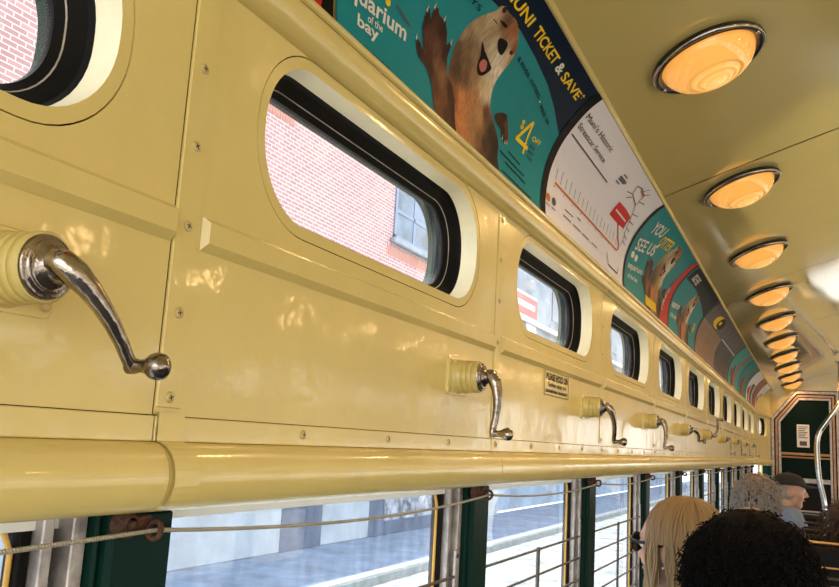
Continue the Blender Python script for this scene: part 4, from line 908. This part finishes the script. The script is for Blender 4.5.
# -- blonde woman with sunglasses, face to the window
t, H, fd, sd, k = person((.128, 2.265, -.196), 158, 'skin', 'shirt_plaid', 'blonde woman in dark sunglasses and pale blue checked shirt, looking out of the window', .108, lean=.085)
upv = Vector((0, 0, 1))
b = MB(); R = Matrix((fd, sd, upv)).transposed()
b.sphere(H - fd * .020 + upv * .040, .092, .088, .076, 14, R); b.sphere(H - fd * .062 - upv * .02, .050, .080, .10, 12, R); b.sphere(H - fd * .062 - upv * .10, .040, .066, .06, 10, R)
remesh(b, 'hair_cap', 'hair_blonde', t, .007, 6)
cu = bpy.data.curves.new('hair', 'CURVE'); cu.dimensions = '3D'; cu.bevel_depth = .0026; cu.bevel_resolution = 1; rnd = random.Random(3)
for i in range(820):
    s = cu.splines.new('POLY'); K = 16; s.points.add(K - 1); az = rnd.uniform(-math.pi, math.pi); 
    if abs(az) < .85: az = math.copysign(rnd.uniform(.80, 1.7), az)
    part = rnd.uniform(-.016, .016); L = rnd.uniform(.70, 1.08); L = -1.0 if 1.32 < az < 1.68 else L; wob = rnd.uniform(-.006, .006); wv = rnd.uniform(0, 6.28); rad = rnd.uniform(.99, 1.05)
    for j in range(K):
        q = j / (K - 1); th = min(q * 2.6, 1) * math.pi * .56 * 1.0
        dx, dy_ = math.cos(az), math.sin(az); lx = -.018 + .093 * rad * math.sin(th) * dx + part * math.cos(th) ; ly = .092 * rad * math.sin(th) * dy_; lz = .028 + .092 * rad * math.cos(th)
        if L < 0 and q > .385: q = .385
        if q > .385:
            g_ = (q - .385) / .615; lz -= g_ * .155 * L * (1.0 if dx > .2 else 1.12); lx += .006 * math.sin(6 * g_ + wv); ly *= 1 - .16 * g_ ** 2; lx *= 1 - .10 * g_
            if dx > .1: lx += .012 * g_
        lx += wob * q; ly += wob * math.sin(3 * q + wv)
        c_ = H + fd * lx + sd * ly + upv * lz; s.points[j].co = (c_.x, c_.y, c_.z, 1); s.points[j].radius = 1.1 - .6 * q * q
    s.material_index = rnd.choices((0, 1, 2), (4, 5, 2))[0]
for x in ('hair_blonde', 'hair_blonde_dark', 'hair_blonde_light'): cu.materials.append(M[x])
bake_curve(cu, 'hair', t)
gl_ = empty('sunglasses', tuple(Vector(t['_w']) - Vector((0, 0, Z)) + H + fd * .09)); tag(gl_, 'dark framed sunglasses worn by the blonde woman', 'sunglasses')
for s_ in (-1, 1):
    b = MB(); b.tube([fd * (.010 - .004 * abs(math.cos(a))) + sd * (s_ * .034 + .027 * math.cos(a)) + upv * (.004 + .022 * math.sin(a)) for a in [2 * math.pi * j / 20 for j in range(21)]], .0030, 8); b.build('rim', 'frame_dark', gl_, local=True)
    b = MB(); b.add([fd * .009 + sd * (s_ * .034 + .026 * math.cos(a)) + upv * (.004 + .021 * math.sin(a)) for a in [2 * math.pi * j / 20 for j in range(20)]], [tuple(range(20))]); b.build('lens', 'lens', gl_, local=True)
    b = MB(); b.tube([fd * .008 + sd * s_ * .062 + upv * .010, fd * -.02 + sd * s_ * .076 + upv * .008, fd * -.095 + sd * s_ * .080 + upv * .006], .0042, 8); b.build('temple', 'frame_dark', gl_, local=True)
b = MB(); b.tube([fd * .012 - sd * .010 + upv * .008, fd * .014 + upv * .010, fd * .012 + sd * .010 + upv * .008], .0028, 8); b.build('bridge', 'frame_dark', gl_, local=True)
b = MB(); b.sphere(H + sd * .082 - fd * .008 - upv * .045, .0055, n=8); b.build('earring', 'chrome_bright', t, local=True)
# -- curly black head in front
t, H, fd, sd, k = person((.330, 1.72, -.160), 92, 'skin_dark', 'coat_black', 'person with a big mass of black curly hair, nearest head, seen from behind', .105)
b = MB(); b.sphere(H - fd * .01 + upv * .010, .100, .106, .094, 14); b.sphere(H - fd * .02 - upv * .06, .088, .104, .09, 12); remesh(b, 'hair_cap', 'hair_black', t, .009, 5)
curl_hair('hair', ['hair_black'], t, H - fd * .012 - upv * .012, (.108, .110, .104), 3600, .030, .0017, 5, .0065, 2.6, -.9, front=fd)
# -- grey curly head
t, H, fd, sd, k = person((.168, 4.82, -.158), 95, 'skin', 'shirt_dark', 'person with short curly grey-brown hair, beyond the blonde woman', .105, lean=.05)
b = MB(); b.sphere(H - fd * .01 + upv * .010, .084, .078, .084, 14); b.sphere(H - fd * .03 - upv * .05, .066, .072, .07, 12); remesh(b, 'hair_cap', 'hair_grey_dark', t, .009, 5)
curl_hair('hair', ['hair_grey', 'hair_grey_light', 'hair_grey_dark', 'hair_grey_dark', 'hair_grey_dark'], t, H - fd * .012 - upv * .005, (.090, .092, .098), 620, .052, .0042, 8, .015, 1.5, -.9, front=fd)
# -- man with a black cap
t, H, fd, sd, k = person((.292, 6.24, -.165), 12, 'skin', 'shirt_blue', 'man in a black baseball cap and grey-blue shirt, turned to the right', .112, arm_up=True, torso_deg=40, neck=.125, back=(-.055, -.03))
tw = Vector(t['_w']) - Vector((0, 0, Z))
cp = empty('baseball_cap', tuple(tw + H + upv * .06)); tag(cp, 'black baseball cap on the head of the man in the grey-blue shirt', 'cap')
R = Matrix((fd, sd, upv)).transposed()
b = MB(); n_ = 14
for i in range(9):
    for j in range(28):
        th = math.pi / 2 * i / 8; ph = 2 * math.pi * j / 28; b.v.append(tuple(R @ Vector((.108 * math.sin(th) * math.cos(ph) - .004, .089 * math.sin(th) * math.sin(ph), .075 * math.cos(th) - .02))))
b.f = [(i * 28 + j, (i + 1) * 28 + j, (i + 1) * 28 + (j + 1) % 28, i * 28 + (j + 1) % 28) for i in range(8) for j in range(28)]; b.sm = [True] * len(b.f)
b.tube([R @ Vector((.109 * math.cos(a) - .004, .090 * math.sin(a), -.022)) for a in [2 * math.pi * j / 28 for j in range(29)]], .004, 6)
b.build('crown', 'cap', cp, local=True)
b = MB(); V = []; 
for zz in (0, -.004):
    for i in range(13):
        a = -1.15 + 2.3 * i / 12
        V.append(R @ Vector((.100 * math.cos(a), .084 * math.sin(a), -.018 + zz))); V.append(R @ Vector((.100 * math.cos(a) + .075 * math.cos(a * .9) ** .7, .080 * math.sin(a), -.030 + zz + .0 - .008 * abs(math.sin(a)))))
b.add(V, [(2 * i, 2 * i + 1, 2 * i + 3, 2 * i + 2) for i in range(12)] + [(26 + 2 * i, 26 + 2 * i + 2, 26 + 2 * i + 3, 26 + 2 * i + 1) for i in range(12)] + [(2 * i + 1, 27 + 2 * i, 29 + 2 * i, 2 * i + 3) for i in range(12)], True); b.build('brim', 'cap', cp, local=True)
b = MB(); b.sphere(upv * .056 - fd * .004, .006, n=8); b.build('button', 'cap', cp, local=True)
b = MB(); b.sphere(H - fd * .022 - upv * .005, .083, .082, .080, 12, R); remesh(b, 'hair', 'hair_grey', t, .009, 3)
# -- brown haired head at the right edge
t, H, fd, sd, k = person((.592, 4.90, -.262), 80, 'skin', 'shirt_dark', 'person with long dark brown hair, cut by the right edge of the photo', .105)
b = MB(); b.sphere(H - fd * .012 + upv * .02, .098, .104, .096, 14); b.sphere(H - fd * .035 - upv * .07, .075, .096, .12, 12); b.sphere(H - fd * .045 - upv * .18, .05, .085, .07, 12); remesh(b, 'hair_cap', 'hair_brown', t, .009, 5)
curl_hair('hair', ['hair_brown'], t, H - fd * .015 - upv * .01, (.100, .104, .100), 500, .07, .0022, 11, .004, 1, -.9, front=fd)
BL = ['black bench carrying the person with the black curls', 'black bench carrying the blonde woman', 'empty black bench past the blonde woman', 'black bench with two brass rails, its end showing at the lower right', 'empty black bench past the grey-haired person', 'black bench of the man in the cap', 'last black bench before the rear doorway']
for i, y in enumerate([1.56, 2.11, 3.3, 4.70, 5.45, 6.07, 7.2]):
    bn = bench(y, .03, .86, i == 3); tag(bn, BL[i], 'bench', 'black benches along the window side')

# ------------------------------------------------------------------ the street
def flat(name, x0, x1, y0, y1, z, mt, d=.1):
    b = MB(); b.box(x0, x1, y0, y1, z - d, z); o = b.build(name, mt); o['kind'] = 'structure'; return o
M['road'] = mat('sunlit_concrete_road', (.30, .285, .25), .9, 0, .4, 3, .45, 2.2); M['shade_blue_asphalt'] = mat('shade_blue_asphalt', (.10, .135, .20), .9, 0, .3, 4, .35, 1.5); M['kerb'] = mat('kerb_stone', (.34, .33, .31), .8, vary=.1, vscale=4)  # pavement asphalt: blue of the building's shade mixed into its base colour
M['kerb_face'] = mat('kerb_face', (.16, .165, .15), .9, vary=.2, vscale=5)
flat('road', -5.62, 30, -20, 70, -2.2, 'road'); flat('pavement', -8.2, -5.85, -20, 70, -2.05, 'shade_blue_asphalt', .25)
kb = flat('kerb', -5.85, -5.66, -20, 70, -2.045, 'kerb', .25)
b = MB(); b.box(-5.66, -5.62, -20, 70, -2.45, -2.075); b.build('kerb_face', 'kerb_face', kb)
def brickmat():
    m = mat('pink_brick', (.4, .2, .2), .85); n = m.node_tree.nodes; l = m.node_tree.links; b = n['Principled BSDF']
    tc = n.new('ShaderNodeTexCoord'); sp = n.new('ShaderNodeSeparateXYZ'); cb = n.new('ShaderNodeCombineXYZ'); br = n.new('ShaderNodeTexBrick')
    br.inputs['Scale'].default_value = 1; br.inputs['Brick Width'].default_value = .215; br.inputs['Row Height'].default_value = .072; br.inputs['Mortar Size'].default_value = .0085; br.inputs['Mortar Smooth'].default_value = .2; br.inputs['Bias'].default_value = -.2
    br.inputs['Color1'].default_value = (.26, .145, .15, 1); br.inputs['Color2'].default_value = (.33, .20, .205, 1); br.inputs['Mortar'].default_value = (.47, .42, .47, 1)
    l.new(tc.outputs['Object'], sp.inputs[0]); l.new(sp.outputs['Y'], cb.inputs['X']); l.new(sp.outputs['Z'], cb.inputs['Y']); l.new(cb.outputs[0], br.inputs['Vector']); l.new(br.outputs['Color'], b.inputs['Base Color']); return m
M['brick'] = brickmat(); M['stucco'] = mat('grey_white_stucco', (.31, .325, .345), .9, 0, .5, 2, .2, 1.2); M['dark_opening'] = mat('dark_opening_shade', (.03, .045, .09), .6, vary=.4, vscale=3)  # door sheets: the shade inside recessed openings put into a dark blue
M['blue_frame'] = mat('blue_window_frame', (.10, .16, .27), .5); M['blue_pane'] = mat('blue_grey_pane', (.07, .12, .19), .35, vary=.5, vscale=1.2, spec=.25); M['poster'] = mat('peeling_posters', (.22, .22, .24), .8, vary=.9, vscale=4); M['soldier'] = mat('brick_lintel', (.36, .18, .15), .85)
M['facade'] = mat('white_blue_facade', (.20, .26, .33), .85, vary=.35, vscale=.6); M['sign_red'] = mat('sign_red', (.45, .05, .06), .5); M['sign_white'] = mat('sign_white', (.45, .46, .48), .5)
bd = empty('brick_building', (-11, 11, -2.05)); tag(bd, 'pink brick building with blue framed windows, across the street', 'building')
b = MB(); b.box(-14, -8.0, -6, 24, .2, 6.3); b.build('wall', 'brick', bd)
b = MB(); b.cbox(-14, -7.94, -6, 24, -2.05, .2, .02); b.build('base_wall', 'stucco', bd)
def bwin(y0, y1, z0, z1):
    b = MB(); fw = .10
    b.box(-8.02, -7.965, y0, y0 + fw, z0, z1); b.box(-8.02, -7.965, y1 - fw, y1, z0, z1); b.box(-8.02, -7.965, y0, y1, z1 - fw, z1); b.box(-8.02, -7.965, y0, y1, z0, z0 + fw); b.box(-8.02, -7.975, y0, y1, (z0 + z1) / 2 - .04, (z0 + z1) / 2 + .04); b.box(-8.02, -7.975, (y0 + y1) / 2 - .035, (y0 + y1) / 2 + .035, z0, z1)
    wf = b.build('window', 'blue_frame', bd)
    b = MB(); b.box(-8.01, -7.99, y0 + .05, y1 - .05, z0 + .05, z1 - .05); b.build('pane', 'blue_pane', wf)
    b = MB(); b.cbox(-8.0, -7.86, y0 - .12, y1 + .10, z0 - .13, z0, .02); b.build('sill', 'facade', wf)
    b = MB()
    for i in range(int((y1 - y0 + .5) / .08)): b.box(-8.0, -7.992, y0 - .25 + .08 * i, y0 - .25 + .08 * i + .066, z0 - .42, z0 - .20)
    b.build('brick_course', 'soldier', wf)
for a, b_ in ((4.35, 5.93), (10.6, 12.0), (16.35, 18.4)): bwin(a, b_, 4.30 if a < 10 else 4.42 if a > 12 else 5.9, 5.75 if a != 10.6 else 6.25)
for a, b_, z1 in ((12.7, 14.05, -.3), (15.95, 20.1, -.45)):
    b = MB(); b.box(-7.96, -7.925, a, b_, -2.04, z1); b.build('door', 'dark_opening', bd)
b = MB(); b.box(-7.94, -7.915, 16.6, 19.3, -1.75, -.55); b.build('poster_board', 'poster', bd)
wb = empty('white_building', (-11, 37, -2.05)); tag(wb, 'pale blue-white building with dark windows, beyond the brick one', 'building')
b = MB(); b.box(-14, -8.4, 24.1, 60, -2.05, 9); b.build('wall', 'facade', wb)
for y in (25.5, 30.6, 35.5, 41, 47):
    for z in (.8, 4.7, 6.9):
        b = MB(); b.box(-8.42, -8.37, y, y + 1.5, z, z + 1.25); b.build('window', 'blue_pane', wb)
for z in (.4, 4.1): b = MB(); b.cbox(-8.4, -8.2, 24.1, 60, z, z + .18, .02); b.build('cornice', 'sign_white', wb)
sg_ = empty('street_sign', (-8.2, 27.2, 3.0)); tag(sg_, 'red and white sign with a round black symbol, seen through the second oval window', 'sign')
b = MB(); b.box(-8.34, -8.28, 25.3, 28.3, 3.2, 5.1); b.build('board', 'sign_white', sg_)
b = MB(); b.box(-8.28, -8.265, 25.3, 28.3, 4.35, 5.0); b.build('red_panel', 'sign_red', sg_); b = MB(); b.box(-8.265, -8.25, 25.9, 28.0, 4.58, 4.78); b.build('white_bar', 'sign_white', sg_)
b = MB(); b.lathe([(0, .48), (.02, .48), (.02, 0)], (-8.28, 26.7, 3.75), (1, 0, 0), 24); d_ = b.build('round_symbol', 'ink_grey', sg_)
b = MB(); b.box(-8.26, -8.25, 26.35, 27.05, 3.69, 3.81); b.build('symbol_bar', 'sign_white', sg_)
# clean-up of helper properties
for o in S.objects:
    if '_w' in o: del o['_w']
